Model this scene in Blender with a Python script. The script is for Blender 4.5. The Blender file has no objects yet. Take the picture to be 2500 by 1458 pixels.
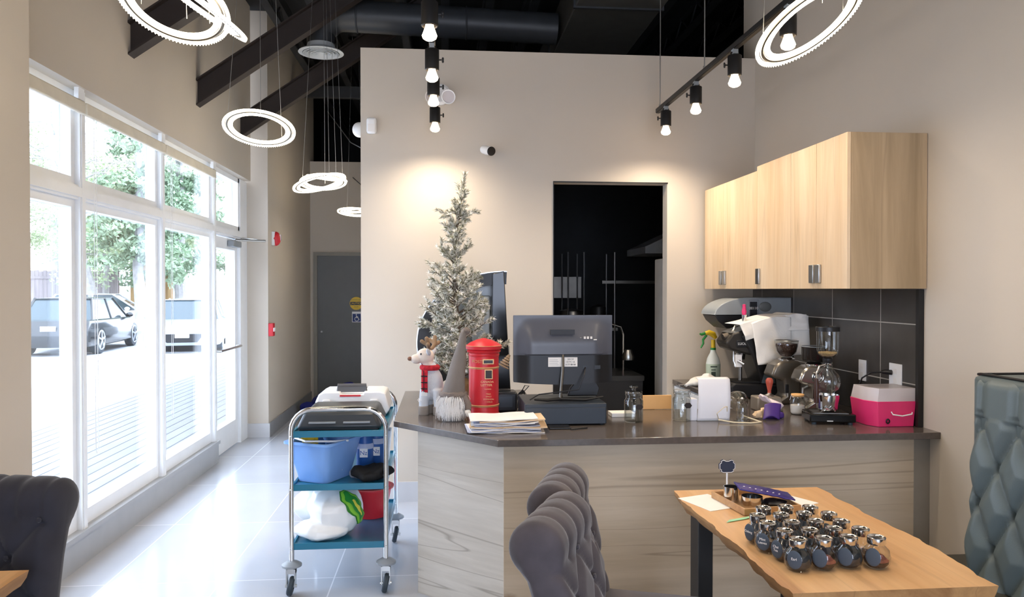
import bpy, math, random
from mathutils import Vector, Matrix, noise
rnd = random.Random(7)
SC = bpy.context.scene
COL = SC.collection
PI = math.pi
R_ = math.radians
# ------------------------------------------------------------ camera
FPX, EYE = 1850.0, 1.6
PHI = math.atan(22/FPX); TH = math.atan(165*math.cos(PHI)/FPX)
cam = bpy.data.cameras.new('camera'); cam.sensor_width = 36; cam.lens = 36*FPX/2500
cam.clip_start = 0.05; cam.clip_end = 300
camo = bpy.data.objects.new('camera', cam); COL.objects.link(camo)
camo.location = (0, 0, EYE); camo.rotation_euler = (PI/2-PHI, 0, -TH)
SC.camera = camo
# ------------------------------------------------------------ world, view, big lights
SC.view_settings.view_transform = 'Standard'; SC.view_settings.look = 'None'
SC.view_settings.gamma = 1; SC.view_settings.exposure = 0.72
SC.view_settings.use_curve_mapping = False
W = bpy.data.worlds.new('world'); SC.world = W; W.use_nodes = True
wt = W.node_tree; wt.nodes.clear()
wo = wt.nodes.new('ShaderNodeOutputWorld'); wb = wt.nodes.new('ShaderNodeBackground')
wtc = wt.nodes.new('ShaderNodeTexCoord'); wsx = wt.nodes.new('ShaderNodeSeparateXYZ'); wr = wt.nodes.new('ShaderNodeValToRGB')
wt.links.new(wtc.outputs['Generated'], wsx.inputs[0]); wt.links.new(wsx.outputs['Z'], wr.inputs[0])
wr.color_ramp.elements[0].color = (0.68, 0.77, 0.97, 1); wr.color_ramp.elements[0].position = 0.0
wr.color_ramp.elements[1].color = (0.72, 0.82, 1.0, 1); wr.color_ramp.elements[1].position = 0.6
wt.links.new(wr.outputs[0], wb.inputs[0]); wb.inputs[1].default_value = 6.2
wt.links.new(wb.outputs[0], wo.inputs[0])
SPOT_W, BULB_E, RING_E = 15.0, 14.0, 10.0

# layout arithmetic: the photograph's sight lines intersected with a known wall, floor or shelf plane
Fv = Vector((math.sin(TH)*math.cos(PHI), math.cos(TH)*math.cos(PHI), -math.sin(PHI)))
Rv = Vector((math.cos(TH), -math.sin(TH), 0)); Uv = Rv.cross(Fv)
def ray(x, y): return Fv + Rv*((x-1250)/FPX) + Uv*((729-y)/FPX)
def aX(x, y, X): d = ray(x, y); t = X/d.x; return Vector((X, d.y*t, EYE+d.z*t))
def aY(x, y, Y): d = ray(x, y); t = Y/d.y; return Vector((d.x*t, Y, EYE+d.z*t))
def aZ(x, y, Z): d = ray(x, y); t = (Z-EYE)/d.z; return Vector((d.x*t, d.y*t, Z))

# ------------------------------------------------------------ materials
def lin(c):
    if isinstance(c, str):
        c = tuple(int(c[i:i+2], 16)/255 for i in (0, 2, 4))
    return tuple((v/12.92 if v <= .04045 else ((v+.055)/1.055)**2.4) for v in c)+(1,)
MATS = {}
def mat(name, col, rough=.5, metal=0, emit=None, es=0, var=.06, vs=8, bump=0, bs=60, trans=0, ior=1.45, alpha=1, sheen=0, coat=0, spec=None, stretch=(1,1,1)):
    if name in MATS: return MATS[name]
    m = bpy.data.materials.new(name); m.use_nodes = True; nt = m.node_tree
    p = nt.nodes['Principled BSDF']; MATS[name] = m
    c = lin(col)
    p.inputs['Roughness'].default_value = rough; p.inputs['Metallic'].default_value = metal
    p.inputs['IOR'].default_value = ior
    if spec is not None: p.inputs['Specular IOR Level'].default_value = spec
    if sheen: p.inputs['Sheen Weight'].default_value = sheen; p.inputs['Sheen Roughness'].default_value = .4
    if coat: p.inputs['Coat Weight'].default_value = coat; p.inputs['Coat Roughness'].default_value = .08
    if trans: p.inputs['Transmission Weight'].default_value = trans
    if alpha < 1: p.inputs['Alpha'].default_value = alpha
    tc = nt.nodes.new('ShaderNodeTexCoord'); mp = nt.nodes.new('ShaderNodeMapping'); mp.inputs['Scale'].default_value = stretch
    nt.links.new(tc.outputs['Object'], mp.inputs[0])
    nz = nt.nodes.new('ShaderNodeTexNoise'); nz.inputs['Scale'].default_value = vs; nz.inputs['Detail'].default_value = 4
    nt.links.new(mp.outputs[0], nz.inputs[0])
    rp = nt.nodes.new('ShaderNodeValToRGB')
    rp.color_ramp.elements[0].position = .3; rp.color_ramp.elements[1].position = .7
    rp.color_ramp.elements[0].color = tuple(min(1, v*(1-var)) for v in c[:3])+(1,)
    rp.color_ramp.elements[1].color = tuple(min(1, v*(1+var)) for v in c[:3])+(1,)
    nt.links.new(nz.outputs['Fac'], rp.inputs[0]); nt.links.new(rp.outputs[0], p.inputs['Base Color'])
    if emit:
        p.inputs['Emission Color'].default_value = lin(emit); p.inputs['Emission Strength'].default_value = es
    if bump:
        n2 = nt.nodes.new('ShaderNodeTexNoise'); n2.inputs['Scale'].default_value = bs; n2.inputs['Detail'].default_value = 3
        nt.links.new(mp.outputs[0], n2.inputs[0])
        b = nt.nodes.new('ShaderNodeBump'); b.inputs['Strength'].default_value = bump; b.inputs['Distance'].default_value = .01
        nt.links.new(n2.outputs['Fac'], b.inputs['Height']); nt.links.new(b.outputs[0], p.inputs['Normal'])
    return m
def wood(name, base, dark, grain='x', scale=1.0, plank=0, rough=.5, knots=True, crack=.5, streak=None):
    if name in MATS: return MATS[name]
    m = bpy.data.materials.new(name); m.use_nodes = True; nt = m.node_tree; L = nt.links.new; N = nt.nodes.new
    p = nt.nodes['Principled BSDF']; MATS[name] = m; p.inputs['Roughness'].default_value = rough
    tc = N('ShaderNodeTexCoord'); mp = N('ShaderNodeMapping')
    s = {'x': (.5, 6, 6), 'y': (6, .5, 6), 'z': (6, 6, .5)}[grain]
    mp.inputs['Scale'].default_value = tuple(v*scale for v in s)
    L(tc.outputs['Object'], mp.inputs[0])
    n1 = N('ShaderNodeTexNoise'); n1.inputs['Scale'].default_value = 1.3; n1.inputs['Detail'].default_value = 9; n1.inputs['Roughness'].default_value = .62; n1.inputs['Distortion'].default_value = .7
    L(mp.outputs[0], n1.inputs[0])
    rp = N('ShaderNodeValToRGB'); e = rp.color_ramp.elements
    e[0].position = .30; e[1].position = .72
    e[0].color = lin(dark); e[1].color = lin(base)
    L(n1.outputs['Fac'], rp.inputs[0])
    out = rp.outputs[0]
    n2 = N('ShaderNodeTexNoise'); n2.inputs['Scale'].default_value = 9; n2.inputs['Detail'].default_value = 3
    L(mp.outputs[0], n2.inputs[0])
    mx = N('ShaderNodeMix'); mx.data_type = 'RGBA'; mx.blend_type = 'MULTIPLY'; mx.inputs['Factor'].default_value = .18
    L(out, mx.inputs['A']); L(n2.outputs['Fac'], mx.inputs['B']); out = mx.outputs['Result']
    if crack:
        mp2 = N('ShaderNodeMapping'); s2 = {'x': (.4, 9, 9), 'y': (9, .4, 9), 'z': (9, 9, .4)}[grain]; mp2.inputs['Scale'].default_value = s2
        mp2.inputs['Location'].default_value = (3.1, 1.7, .9)
        L(tc.outputs['Object'], mp2.inputs[0])
        v = N('ShaderNodeTexNoise'); v.inputs['Scale'].default_value = .55; v.inputs['Detail'].default_value = 2; v.inputs['Distortion'].default_value = .4
        L(mp2.outputs[0], v.inputs[0])
        r2 = N('ShaderNodeValToRGB'); q = r2.color_ramp.elements
        q[0].position = .492; q[0].color = (1, 1, 1, 1); q[1].position = .508; q[1].color = (1, 1, 1, 1)
        k = r2.color_ramp.elements.new(.5); k.color = (.25, .2, .16, 1)
        L(v.outputs['Fac'], r2.inputs[0])
        m2 = N('ShaderNodeMix'); m2.data_type = 'RGBA'; m2.blend_type = 'MULTIPLY'; m2.inputs['Factor'].default_value = crack
        L(out, m2.inputs['A']); L(r2.outputs[0], m2.inputs['B']); out = m2.outputs['Result']
    if knots and name in ('greige_oak', 'window_lit_oak', 'honey_table', 'grey_brown_wood'):
        mpk = N('ShaderNodeMapping'); sk = {'x': (1.5, 3.4, 3.4), 'y': (3.4, 1.5, 3.4), 'z': (3.4, 3.4, 1.5)}[grain]; mpk.inputs['Scale'].default_value = sk
        L(tc.outputs['Object'], mpk.inputs[0])
        vk = N('ShaderNodeTexVoronoi'); vk.inputs['Scale'].default_value = .9; L(mpk.outputs[0], vk.inputs[0])
        rk = N('ShaderNodeValToRGB'); q = rk.color_ramp.elements; q[0].position = .02; q[0].color = (.42, .34, .27, 1); q[1].position = .11; q[1].color = (1, 1, 1, 1)
        nk = N('ShaderNodeTexNoise'); nk.inputs['Scale'].default_value = 14; L(mpk.outputs[0], nk.inputs[0])
        ak = N('ShaderNodeMath'); ak.operation = 'MULTIPLY_ADD'; ak.inputs[1].default_value = .12; L(nk.outputs['Fac'], ak.inputs[0]); L(vk.outputs['Distance'], ak.inputs[2])
        sk_ = N('ShaderNodeMath'); sk_.operation = 'SUBTRACT'; sk_.inputs[1].default_value = .05; L(ak.outputs[0], sk_.inputs[0]); L(sk_.outputs[0], rk.inputs[0])
        mk = N('ShaderNodeMix'); mk.data_type = 'RGBA'; mk.blend_type = 'MULTIPLY'; mk.inputs['Factor'].default_value = .8
        L(out, mk.inputs['A']); L(rk.outputs[0], mk.inputs['B']); out = mk.outputs['Result']
    if streak:
        mp3 = N('ShaderNodeMapping'); s3 = {'x': (.25, 3, 3), 'y': (3, .25, 3), 'z': (3, 3, .25)}[grain]; mp3.inputs['Scale'].default_value = s3
        L(tc.outputs['Object'], mp3.inputs[0])
        v3 = N('ShaderNodeTexNoise'); v3.inputs['Scale'].default_value = 2.2; v3.inputs['Detail'].default_value = 6
        L(mp3.outputs[0], v3.inputs[0])
        r3 = N('ShaderNodeValToRGB'); q = r3.color_ramp.elements; q[0].position = .56; q[0].color = (1, 1, 1, 1); q[1].position = .72; q[1].color = lin(streak)
        L(v3.outputs['Fac'], r3.inputs[0])
        m3 = N('ShaderNodeMix'); m3.data_type = 'RGBA'; m3.blend_type = 'MULTIPLY'; m3.inputs['Factor'].default_value = .8
        L(out, m3.inputs['A']); L(r3.outputs[0], m3.inputs['B']); out = m3.outputs['Result']
    L(out, p.inputs['Base Color'])
    b = N('ShaderNodeBump'); b.inputs['Strength'].default_value = .08; L(n1.outputs['Fac'], b.inputs['Height']); L(b.outputs[0], p.inputs['Normal'])
    return m
def tiles(name, col, grout, w, h, axes, off=(0, 0), rough=.2, mort=.004, var=.1, shift=0, bumpn=0, nscale=3, spec=.5):
    """rectangular tile pattern in object space; axes e.g. ('X','Y')"""
    if name in MATS: return MATS[name]
    m = bpy.data.materials.new(name); m.use_nodes = True; nt = m.node_tree; L = nt.links.new; N = nt.nodes.new
    p = nt.nodes['Principled BSDF']; MATS[name] = m; p.inputs['Roughness'].default_value = rough; p.inputs['Specular IOR Level'].default_value = spec
    tc = N('ShaderNodeTexCoord'); sx = N('ShaderNodeSeparateXYZ'); cb = N('ShaderNodeCombineXYZ'); L(tc.outputs['Object'], sx.inputs[0])
    for i in range(2):
        a = N('ShaderNodeMath'); a.operation = 'ADD'; a.inputs[1].default_value = off[i]+100*(w, h)[i]; L(sx.outputs[axes[i]], a.inputs[0]); L(a.outputs[0], cb.inputs[i])
    bk = N('ShaderNodeTexBrick'); L(cb.outputs[0], bk.inputs[0])
    bk.offset = shift; bk.inputs['Scale'].default_value = 1; bk.inputs['Brick Width'].default_value = w; bk.inputs['Row Height'].default_value = h
    bk.inputs['Mortar Size'].default_value = mort; bk.inputs['Mortar Smooth'].default_value = .1
    bk.inputs['Color1'].default_value = lin(col); bk.inputs['Color2'].default_value = tuple(v*(1-var) for v in lin(col)[:3])+(1,)
    bk.inputs['Mortar'].default_value = lin(grout)
    nz = N('ShaderNodeTexNoise'); nz.inputs['Scale'].default_value = nscale; nz.inputs['Detail'].default_value = 5; L(tc.outputs['Object'], nz.inputs[0])
    rp = N('ShaderNodeValToRGB'); rp.color_ramp.elements[0].position = .35; rp.color_ramp.elements[1].position = .7
    rp.color_ramp.elements[0].color = (1-var, 1-var, 1-var, 1); rp.color_ramp.elements[1].color = (1, 1, 1, 1); L(nz.outputs['Fac'], rp.inputs[0])
    mx = N('ShaderNodeMix'); mx.data_type = 'RGBA'; mx.blend_type = 'MULTIPLY'; mx.inputs['Factor'].default_value = 1
    L(bk.outputs['Color'], mx.inputs['A']); L(rp.outputs[0], mx.inputs['B']); L(mx.outputs['Result'], p.inputs['Base Color'])
    return m
def thin_glass(name, tint=(1, 1, 1), refl=.12):
    m = bpy.data.materials.new(name); m.use_nodes = True; nt = m.node_tree; nt.nodes.clear(); L = nt.links.new; N = nt.nodes.new
    o = N('ShaderNodeOutputMaterial'); t = N('ShaderNodeBsdfTransparent'); t.inputs[0].default_value = tint+(1,)
    g = N('ShaderNodeBsdfGlossy'); g.inputs['Roughness'].default_value = .02
    lw0 = N('ShaderNodeLayerWeight'); lw0.inputs[0].default_value = .5
    pw = N('ShaderNodeMath'); pw.operation = 'POWER'; pw.inputs[1].default_value = 3.2; L(lw0.outputs['Facing'], pw.inputs[0])
    lw = N('ShaderNodeMath'); lw.operation = 'MULTIPLY_ADD'; lw.inputs[1].default_value = refl; lw.inputs[2].default_value = .03 if refl < .6 else .09; L(pw.outputs[0], lw.inputs[0])
    mx = N('ShaderNodeMixShader'); L(lw.outputs[0], mx.inputs[0]); L(t.outputs[0], mx.inputs[1]); L(g.outputs[0], mx.inputs[2]); L(mx.outputs[0], o.inputs[0])
    MATS[name] = m; return m
M = {}
M['wall'] = mat('wall_paint', 'c9bfb1', .75, var=.02, vs=1.5, bump=.02, bs=150)
M['white'] = mat('white_frame', 'eef0f2', .35, var=.02)
M['base'] = mat('baseboard_paint', 'c6c6c8', .5, var=.02)
M['curb'] = mat('grey_curb_cladding', 'a9abae', .4, var=.03)
M['cladbase'] = mat('grey_skirting_cladding', '8f9194', .45, var=.03)
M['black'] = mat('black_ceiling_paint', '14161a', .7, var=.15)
M['beam'] = mat('dark_brown_steel', '2a211d', .55, var=.1)
M['duct'] = mat('black_painted_duct', '33363a', .45, var=.1)
M['vent'] = mat('grey_vent', 'b7bbbd', .4, var=.03)
M['matteblack'] = mat('matte_black_metal', '1b1a1a', .45, var=.1)
M['chrome'] = mat('chrome', 'd9dadc', .12, 1, var=.02)
M['steel'] = mat('brushed_steel', 'b9bab9', .3, 1, var=.05, vs=30, stretch=(1, 1, 20))
M['dksteel'] = mat('dark_steel', '77736d', .35, 1, var=.1)
M['bulb'] = mat('bulb_glow', 'ffffff', .4, emit='ffe0b8', es=BULB_E)
M['ringglow'] = mat('led_glow', 'ffffff', .4, emit='ffeccb', es=RING_E)
M['crystal'] = mat('crystal', 'f4f4f2', .05, 0, var=.02, emit='fff3dd', es=1.2)
M['floor'] = tiles('floor_tile', 'c3c6cd', 'e6e7ea', .61, 1.06, ('X', 'Y'), off=(.0, -.02), rough=.14, mort=.0035, var=.12, nscale=1.1)
M['splash'] = tiles('dark_wall_tile', '57534f', 'c9c4ba', .525, .31, ('Y', 'Z'), off=(-4.0+4.2, -1.42+1.55), rough=.28, mort=.003, var=.3, nscale=5)
M['slab'] = mat('dark_quartz', '5b5450', .16, var=.12, vs=40)
M['panel'] = wood('greige_oak', 'cfbea7', 'b9a78e', 'x', .9, crack=.4, rough=.55)
M['maple'] = wood('light_maple', 'ebd3b2', 'd8b78d', 'z', 1.0, crack=.18, rough=.5)
M['tablew'] = wood('honey_table', 'e6bd8c', 'd3a06a', 'y', 1.0, crack=.15, rough=.38, streak='8a5a34')
M['tableedge'] = wood('table_bark_edge', 'c89a64', '8f6238', 'y', 1.2, crack=.3, rough=.6)
M['velvet'] = mat('grey_velvet', '4a4448', .85, var=.18, vs=14, sheen=.3, bump=.05, bs=300)
M['navy'] = mat('charcoal_velvet', '2a2a33', .85, var=.15, vs=10, sheen=.3, bump=.05, bs=300)
M['teal'] = mat('blue_grey_leather', '586466', .45, var=.08, vs=6, bump=.06, bs=200)
M['darkseat'] = mat('dark_leather', '3b3a33', .5, var=.1)
M['door'] = mat('grey_door_paint', '6d6f70', .5, var=.03)
M['doorframe'] = mat('taupe_frame_paint', '8d897f', .5, var=.03)
M['red'] = mat('red_enamel', 'd22f38', .38, var=.05)
M['gold'] = mat('gold_trim', 'd8a878', .4, .3, var=.05)
M['plblack'] = mat('black_plastic', '17171a', .4, var=.1)
M['monitor'] = mat('grey_black_plastic', '50525b', .32, var=.06)
M['drawer'] = mat('blue_black_metal', '28303a', .45, var=.06)
M['paper'] = mat('white_paper', 'ece9e6', .8, var=.03)
M['papertint'] = mat('bluish_paper', 'b9bfd6', .8, var=.08)
M['tan'] = mat('tan_paper', 'dcc09c', .8, var=.06)
M['orange'] = mat('orange_wood', 'e6b476', .6, var=.05)
M['wglass'] = thin_glass('window_glass', (.96, .98, .99), .5)
M['glass'] = thin_glass('jar_glass', (.9, .915, .91), .8)
M['blueplas'] = mat('blue_plastic', '7aa5e0', .35, var=.05)
M['bluebin'] = mat('dark_blue_plastic', '2c5a9c', .4, var=.05)
M['tealshelf'] = mat('teal_shelf', '1f6f8c', .3, var=.06)
M['greyplas'] = mat('grey_plastic', '8f959a', .4, var=.04)
M['rubber'] = mat('dark_rubber', '2f3a42', .6, var=.08)
M['whiteplas'] = mat('white_plastic', 'eeeeee', .35, var=.02)
M['pink'] = mat('pink_plastic', 'e0356f', .3, var=.06)
M['clearplas'] = mat('clear_plastic', 'e8e0e0', .2, alpha=.55, var=.02)
M['purple'] = mat('purple_plastic', '4a2f7c', .4, var=.08)
M['coffee'] = mat('coffee_beans', '33190f', .7, var=.5, vs=120, bump=.4, bs=150)
M['yellow'] = mat('yellow_plastic', 'e9c22a', .4, var=.05)
M['green'] = mat('green_plastic', '2e8a3a', .4, var=.05)
M['towel'] = mat('paper_towel', 'f1ede6', .85, var=.02, bump=.15, bs=180)

# ------------------------------------------------------------ mesh builder
class MB:
    def __init__(s): s.v = []; s.f = []; s.m = []
    def mark(s): return len(s.v)
    def add(s, vs, fs, m=0):
        o = len(s.v); s.v += [Vector(v) for v in vs]
        for f in fs: s.f.append(tuple(i+o for i in f)); s.m.append(m)
        return s
    def box(s, x0, x1, y0, y1, z0, z1, m=0, rz=0, c=None):
        vs = [Vector((x, y, z)) for z in (z0, z1) for y in (y0, y1) for x in (x0, x1)]
        if rz:
            c = Vector(c) if c else Vector(((x0+x1)/2, (y0+y1)/2, 0)); r = Matrix.Rotation(rz, 3, 'Z')
            vs = [r@(v-c)+c for v in vs]
        return s.add(vs, [(0, 2, 3, 1), (4, 5, 7, 6), (0, 1, 5, 4), (2, 6, 7, 3), (0, 4, 6, 2), (1, 3, 7, 5)], m)
    def cbox(s, c, sz, m=0, rz=0):
        return s.box(c[0]-sz[0]/2, c[0]+sz[0]/2, c[1]-sz[1]/2, c[1]+sz[1]/2, c[2]-sz[2]/2, c[2]+sz[2]/2, m, rz)
    def tube(s, pts, r, n=8, m=0, closed=False, caps=True):
        pts = [Vector(p) for p in pts]; k = len(pts); rs = r if isinstance(r, (list, tuple)) else [r]*k
        vs = []; up = None
        for i, p in enumerate(pts):
            if closed: t = pts[(i+1) % k]-pts[i-1]
            else: t = pts[min(i+1, k-1)]-pts[max(i-1, 0)]
            t.normalize()
            if up is None:
                up = Vector((0, 0, 1)) if abs(t.z) < .9 else Vector((1, 0, 0))
            a = t.cross(up)
            if a.length < 1e-4: up = Vector((1, 0, 0)) if abs(t.x) < .9 else Vector((0, 1, 0)); a = t.cross(up)
            a.normalize(); up = a.cross(t).normalized()
            for j in range(n):
                q = 2*PI*j/n; vs.append(p+(a*math.cos(q)+up*math.sin(q))*rs[i])
        fs = []
        for i in range(k if closed else k-1):
            for j in range(n):
                i2 = (i+1) % k; fs.append((i*n+j, i*n+(j+1) % n, i2*n+(j+1) % n, i2*n+j))
        if not closed and caps: fs.append(tuple(range(n-1, -1, -1))); fs.append(tuple((k-1)*n+j for j in range(n)))
        return s.add(vs, fs, m)
    def cyl(s, p0, p1, r0, r1=None, n=20, m=0, caps=True):
        return s.tube([p0, p1], [r0, r0 if r1 is None else r1], n, m, caps=caps)
    def lathe(s, prof, c=(0, 0, 0), n=32, m=0, closed=False, sx=1, sy=1):
        vs = []; c = Vector(c)
        for r, z in prof:
            for j in range(n):
                q = 2*PI*j/n; vs.append(c+Vector((r*math.cos(q)*sx, r*math.sin(q)*sy, z)))
        fs = []; k = len(prof)
        for i in range(k if closed else k-1):
            i2 = (i+1) % k
            for j in range(n): fs.append((i*n+j, i*n+(j+1) % n, i2*n+(j+1) % n, i2*n+j))
        if not closed:
            if prof[0][0] > 1e-5: fs.append(tuple(range(n-1, -1, -1)))
            if prof[-1][0] > 1e-5: fs.append(tuple((k-1)*n+j for j in range(n)))
        return s.add(vs, fs, m)
    def prism(s, poly, a, b, plane='xy', m=0):
        def P(u, v, w): return {'xy': (u, v, w), 'xz': (u, w, v), 'yz': (w, u, v)}[plane]
        n = len(poly); vs = [P(u, v, a) for u, v in poly]+[P(u, v, b) for u, v in poly]
        fs = [tuple(range(n)), tuple(range(2*n-1, n-1, -1))]+[(i, i+n, (i+1) % n+n, (i+1) % n) for i in range(n)]
        return s.add(vs, fs, m)
    def ell(s, c, r, n=16, m=0, rot=None):
        if not isinstance(r, (tuple, list)): r = (r, r, r)
        h = n//2; vs = []; c = Vector(c)
        for i in range(h+1):
            a = PI*i/h
            for j in range(n):
                q = 2*PI*j/n; v = Vector((r[0]*math.sin(a)*math.cos(q), r[1]*math.sin(a)*math.sin(q), -r[2]*math.cos(a)))
                if rot: v = rot@v
                vs.append(c+v)
        fs = [(i*n+j, i*n+(j+1) % n, (i+1)*n+(j+1) % n, (i+1)*n+j) for i in range(h) for j in range(n)]
        return s.add(vs, fs, m)
    def grid(s, fn, nu, nv, m=0):
        vs = [fn(i/nu, j/nv) for j in range(nv+1) for i in range(nu+1)]; w = nu+1
        return s.add(vs, [(j*w+i, j*w+i+1, (j+1)*w+i+1, (j+1)*w+i) for j in range(nv) for i in range(nu)], m)
    def torus(s, c, R, r, n=48, k=10, m=0, mtx=None, sx=1, sz=1):
        pts = []; vs = []
        for i in range(n):
            a = 2*PI*i/n
            for j in range(k):
                q = 2*PI*j/k; v = Vector(((R+r*sx*math.cos(q))*math.cos(a), (R+r*sx*math.cos(q))*math.sin(a), r*sz*math.sin(q)))
                if mtx: v = mtx@v
                vs.append(Vector(c)+v)
        fs = [(i*k+j, ((i+1) % n)*k+j, ((i+1) % n)*k+(j+1) % k, i*k+(j+1) % k) for i in range(n) for j in range(k)]
        return s.add(vs, fs, m)
    def xf(s, mk, mtx):
        for i in range(mk, len(s.v)): s.v[i] = mtx@s.v[i]
        return s
    def jit(s, a, fr=20, mk=0):
        for i in range(mk, len(s.v)):
            s.v[i] = s.v[i]+noise.noise_vector(s.v[i]*fr)*a
        return s
    def obj(s, name, mats, parent=None, bevel=0, smooth=True, ang=35, weld=False, **mods):
        me = bpy.data.meshes.new(name); me.from_pydata([tuple(v) for v in s.v], [], s.f)
        if not isinstance(mats, (list, tuple)): mats = [mats]
        for mm in mats: me.materials.append(M[mm] if isinstance(mm, str) else mm)
        me.polygons.foreach_set('material_index', s.m)
        import bmesh
        bm = bmesh.new(); bm.from_mesh(me)
        if weld: bmesh.ops.remove_doubles(bm, verts=bm.verts, dist=1e-5)
        bmesh.ops.recalc_face_normals(bm, faces=bm.faces) if mods.get('recalc', True) else None
        bm.to_mesh(me); bm.free()
        if smooth:
            me.polygons.foreach_set('use_smooth', [True]*len(me.polygons)); me.set_sharp_from_angle(angle=R_(ang))
        me.update()
        o = bpy.data.objects.new(name, me); COL.objects.link(o)
        if parent: o.parent = parent
        if mods.get('voxel'):
            r = o.modifiers.new('r', 'REMESH'); r.mode = 'VOXEL'; r.voxel_size = mods['voxel']; r.use_smooth_shade = True
            q = o.modifiers.new('s', 'SMOOTH'); q.iterations = mods.get('sm', 4); q.factor = .5
        if mods.get('sub'):
            q = o.modifiers.new('u', 'SUBSURF'); q.levels = mods['sub']; q.render_levels = mods['sub']
        if mods.get('solid'):
            q = o.modifiers.new('t', 'SOLIDIFY'); q.thickness = mods['solid']; q.offset = mods.get('off', 0)
        if bevel:
            q = o.modifiers.new('b', 'BEVEL'); q.width = bevel; q.segments = 2; q.limit_method = 'ANGLE'; q.angle_limit = R_(40)
        return o
def thing(name, label, cat, loc=(0, 0, 0), rz=0, group=None):
    o = bpy.data.objects.new(name, None); COL.objects.link(o); o.empty_display_size = .05
    o.location = loc; o.rotation_euler = (0, 0, rz); o['label'] = label; o['category'] = cat
    if group: o['group'] = group
    return o
def tag(o, label, cat, group=None, kind=None):
    o['label'] = label; o['category'] = cat
    if group: o['group'] = group
    if kind: o['kind'] = kind
    return o
def struct(b, name, m, label=None, **k):
    o = b.obj(name, m, smooth=False, **k); o['kind'] = 'structure'
    tag(o, label or name.replace('_', ' '), name.split('_')[0]); return o
def copy_tree(o, parent=None):
    c = o.copy(); COL.objects.link(c)
    if parent: c.parent = parent
    for ch in [x for x in o.children]: copy_tree(ch, c)
    return c
def text(name, s, size, m, parent, loc, rot, depth=.0008, align='CENTER', sx=1):
    cu = bpy.data.curves.new(name, 'FONT'); cu.body = s; cu.size = size; cu.extrude = depth; cu.align_x = align; cu.align_y = 'CENTER'
    t = bpy.data.objects.new('tmp', cu); COL.objects.link(t)
    bpy.context.view_layer.update()
    me = bpy.data.meshes.new_from_object(t.evaluated_get(bpy.context.evaluated_depsgraph_get()))
    bpy.data.objects.remove(t); me.materials.clear(); me.materials.append(M[m] if isinstance(m, str) else m)
    o = bpy.data.objects.new(name, me); COL.objects.link(o); o.parent = parent; o.location = loc; o.rotation_euler = rot; o.scale = (sx, 1, 1)
    return o
FACE = (PI/2, 0, 0)     # text turned to face -Y
# ============================================================ ROOM SHELL
XR = 2.42
b = MB().box(-2.35, 3.3, -3.6, 14, -.12, 0); struct(b, 'floor', 'floor', 'glossy pale grey floor tiles')
b = MB().box(-2.6, 3.4, -3.6, 14, 4.6, 4.75); struct(b, 'ceiling', 'black', 'black open ceiling deck')
b = MB().box(-2.35, -1.87, -3.6, 3.62, 0, 4.6); struct(b, 'wall_left_front', 'wall', 'taupe wall left of the windows')
b = MB().box(-2.35, -2.05, 3.62, 8.28, 2.75, 4.6); struct(b, 'wall_left_upper', 'wall', 'taupe wall above the windows')
b = MB().box(-2.35, -1.90, 8.4, 11.3, 0, 4.6); struct(b, 'wall_left_hall', 'wall', 'wall of the rear hallway, left side')
b = MB().prism([(-2.35, 0), (-2.09, 0), (-2.09, .165), (-2.075, .17), (-2.075, .2), (-2.35, .2)], 3.62, 7.24, 'xz')
struct(b, 'wall_left_curb', 'curb', 'low grey curb under the windows')
b = MB().box(-1.90, -.5, 11, 11.12, 2.13, 3.42).box(-.87, .9, 11, 11.12, 0, 3.42).box(-1.9, -1.85, 11, 11.12, 0, 2.13)
struct(b, 'wall_hall_end', 'wall', 'end wall of the hallway above the grey door')
b = MB().box(-.622, .833, 5.75, 5.87, 0, 3.405).box(1.72, XR, 5.75, 5.87, 0, 3.405).box(.833, 1.72, 5.75, 5.87, 2.42, 3.405)
struct(b, 'wall_back', 'wall', 'taupe partition wall with the dark kitchen doorway')
b = MB().box(.70, .833, 5.751, 5.88, 2.42, 2.43).box(1.705, 1.72, 5.745, 5.9, 0, 2.42).box(.833, 1.72, 5.745, 5.9, 2.405, 2.42)
b = MB().box(.828, 1.724, 5.744, 5.75, 2.418, 2.428).box(.828, .834, 5.744, 5.75, 0, 2.418)
struct(b, 'trim_doorway', 'matteblack', 'thin dark edge round the kitchen doorway')
b = MB().box(-.622, -.50, 5.87, 10.998, 0, 3.405); struct(b, 'wall_hall_right', 'wall', 'partition along the hallway')
b = MB().box(XR, XR+.12, -3.6, 5.98, 0, 4.6); struct(b, 'wall_right', 'wall', 'taupe wall on the right')
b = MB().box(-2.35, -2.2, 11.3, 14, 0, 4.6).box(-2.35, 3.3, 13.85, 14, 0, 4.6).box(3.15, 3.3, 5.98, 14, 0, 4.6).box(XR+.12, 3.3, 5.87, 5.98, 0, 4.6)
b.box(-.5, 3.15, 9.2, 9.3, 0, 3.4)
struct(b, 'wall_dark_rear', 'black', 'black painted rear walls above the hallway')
# unseen street wall behind the camera, openings added to let daylight in
b = MB().box(-1.87, XR, -3.6, -3.5, 0, .35).box(-1.87, XR, -3.6, -3.5, 2.9, 4.6).box(-1.87, -1.4, -3.6, -3.5, .35, 2.9).box(2.0, XR, -3.6, -3.5, .35, 2.9).box(.25, .35, -3.6, -3.5, .35, 2.9)
struct(b, 'wall_front', 'wall', 'unseen street front of the room with openings added for daylight')
# baseboards
b = MB().box(-.622, .833, 5.735, 5.75, 0, .15); struct(b, 'baseboard_back', 'base', 'pale baseboard of the partition wall')
b = MB().box(-2.2, -1.885, 8.385, 8.4, 0, .15); struct(b, 'baseboard_return', 'base', 'pale baseboard by the glass door')
b = MB().box(-1.9, -1.885, 8.4, 11.0, 0, .15); struct(b, 'baseboard_hall', 'cladbase', 'grey baseboard of the hallway')
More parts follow.
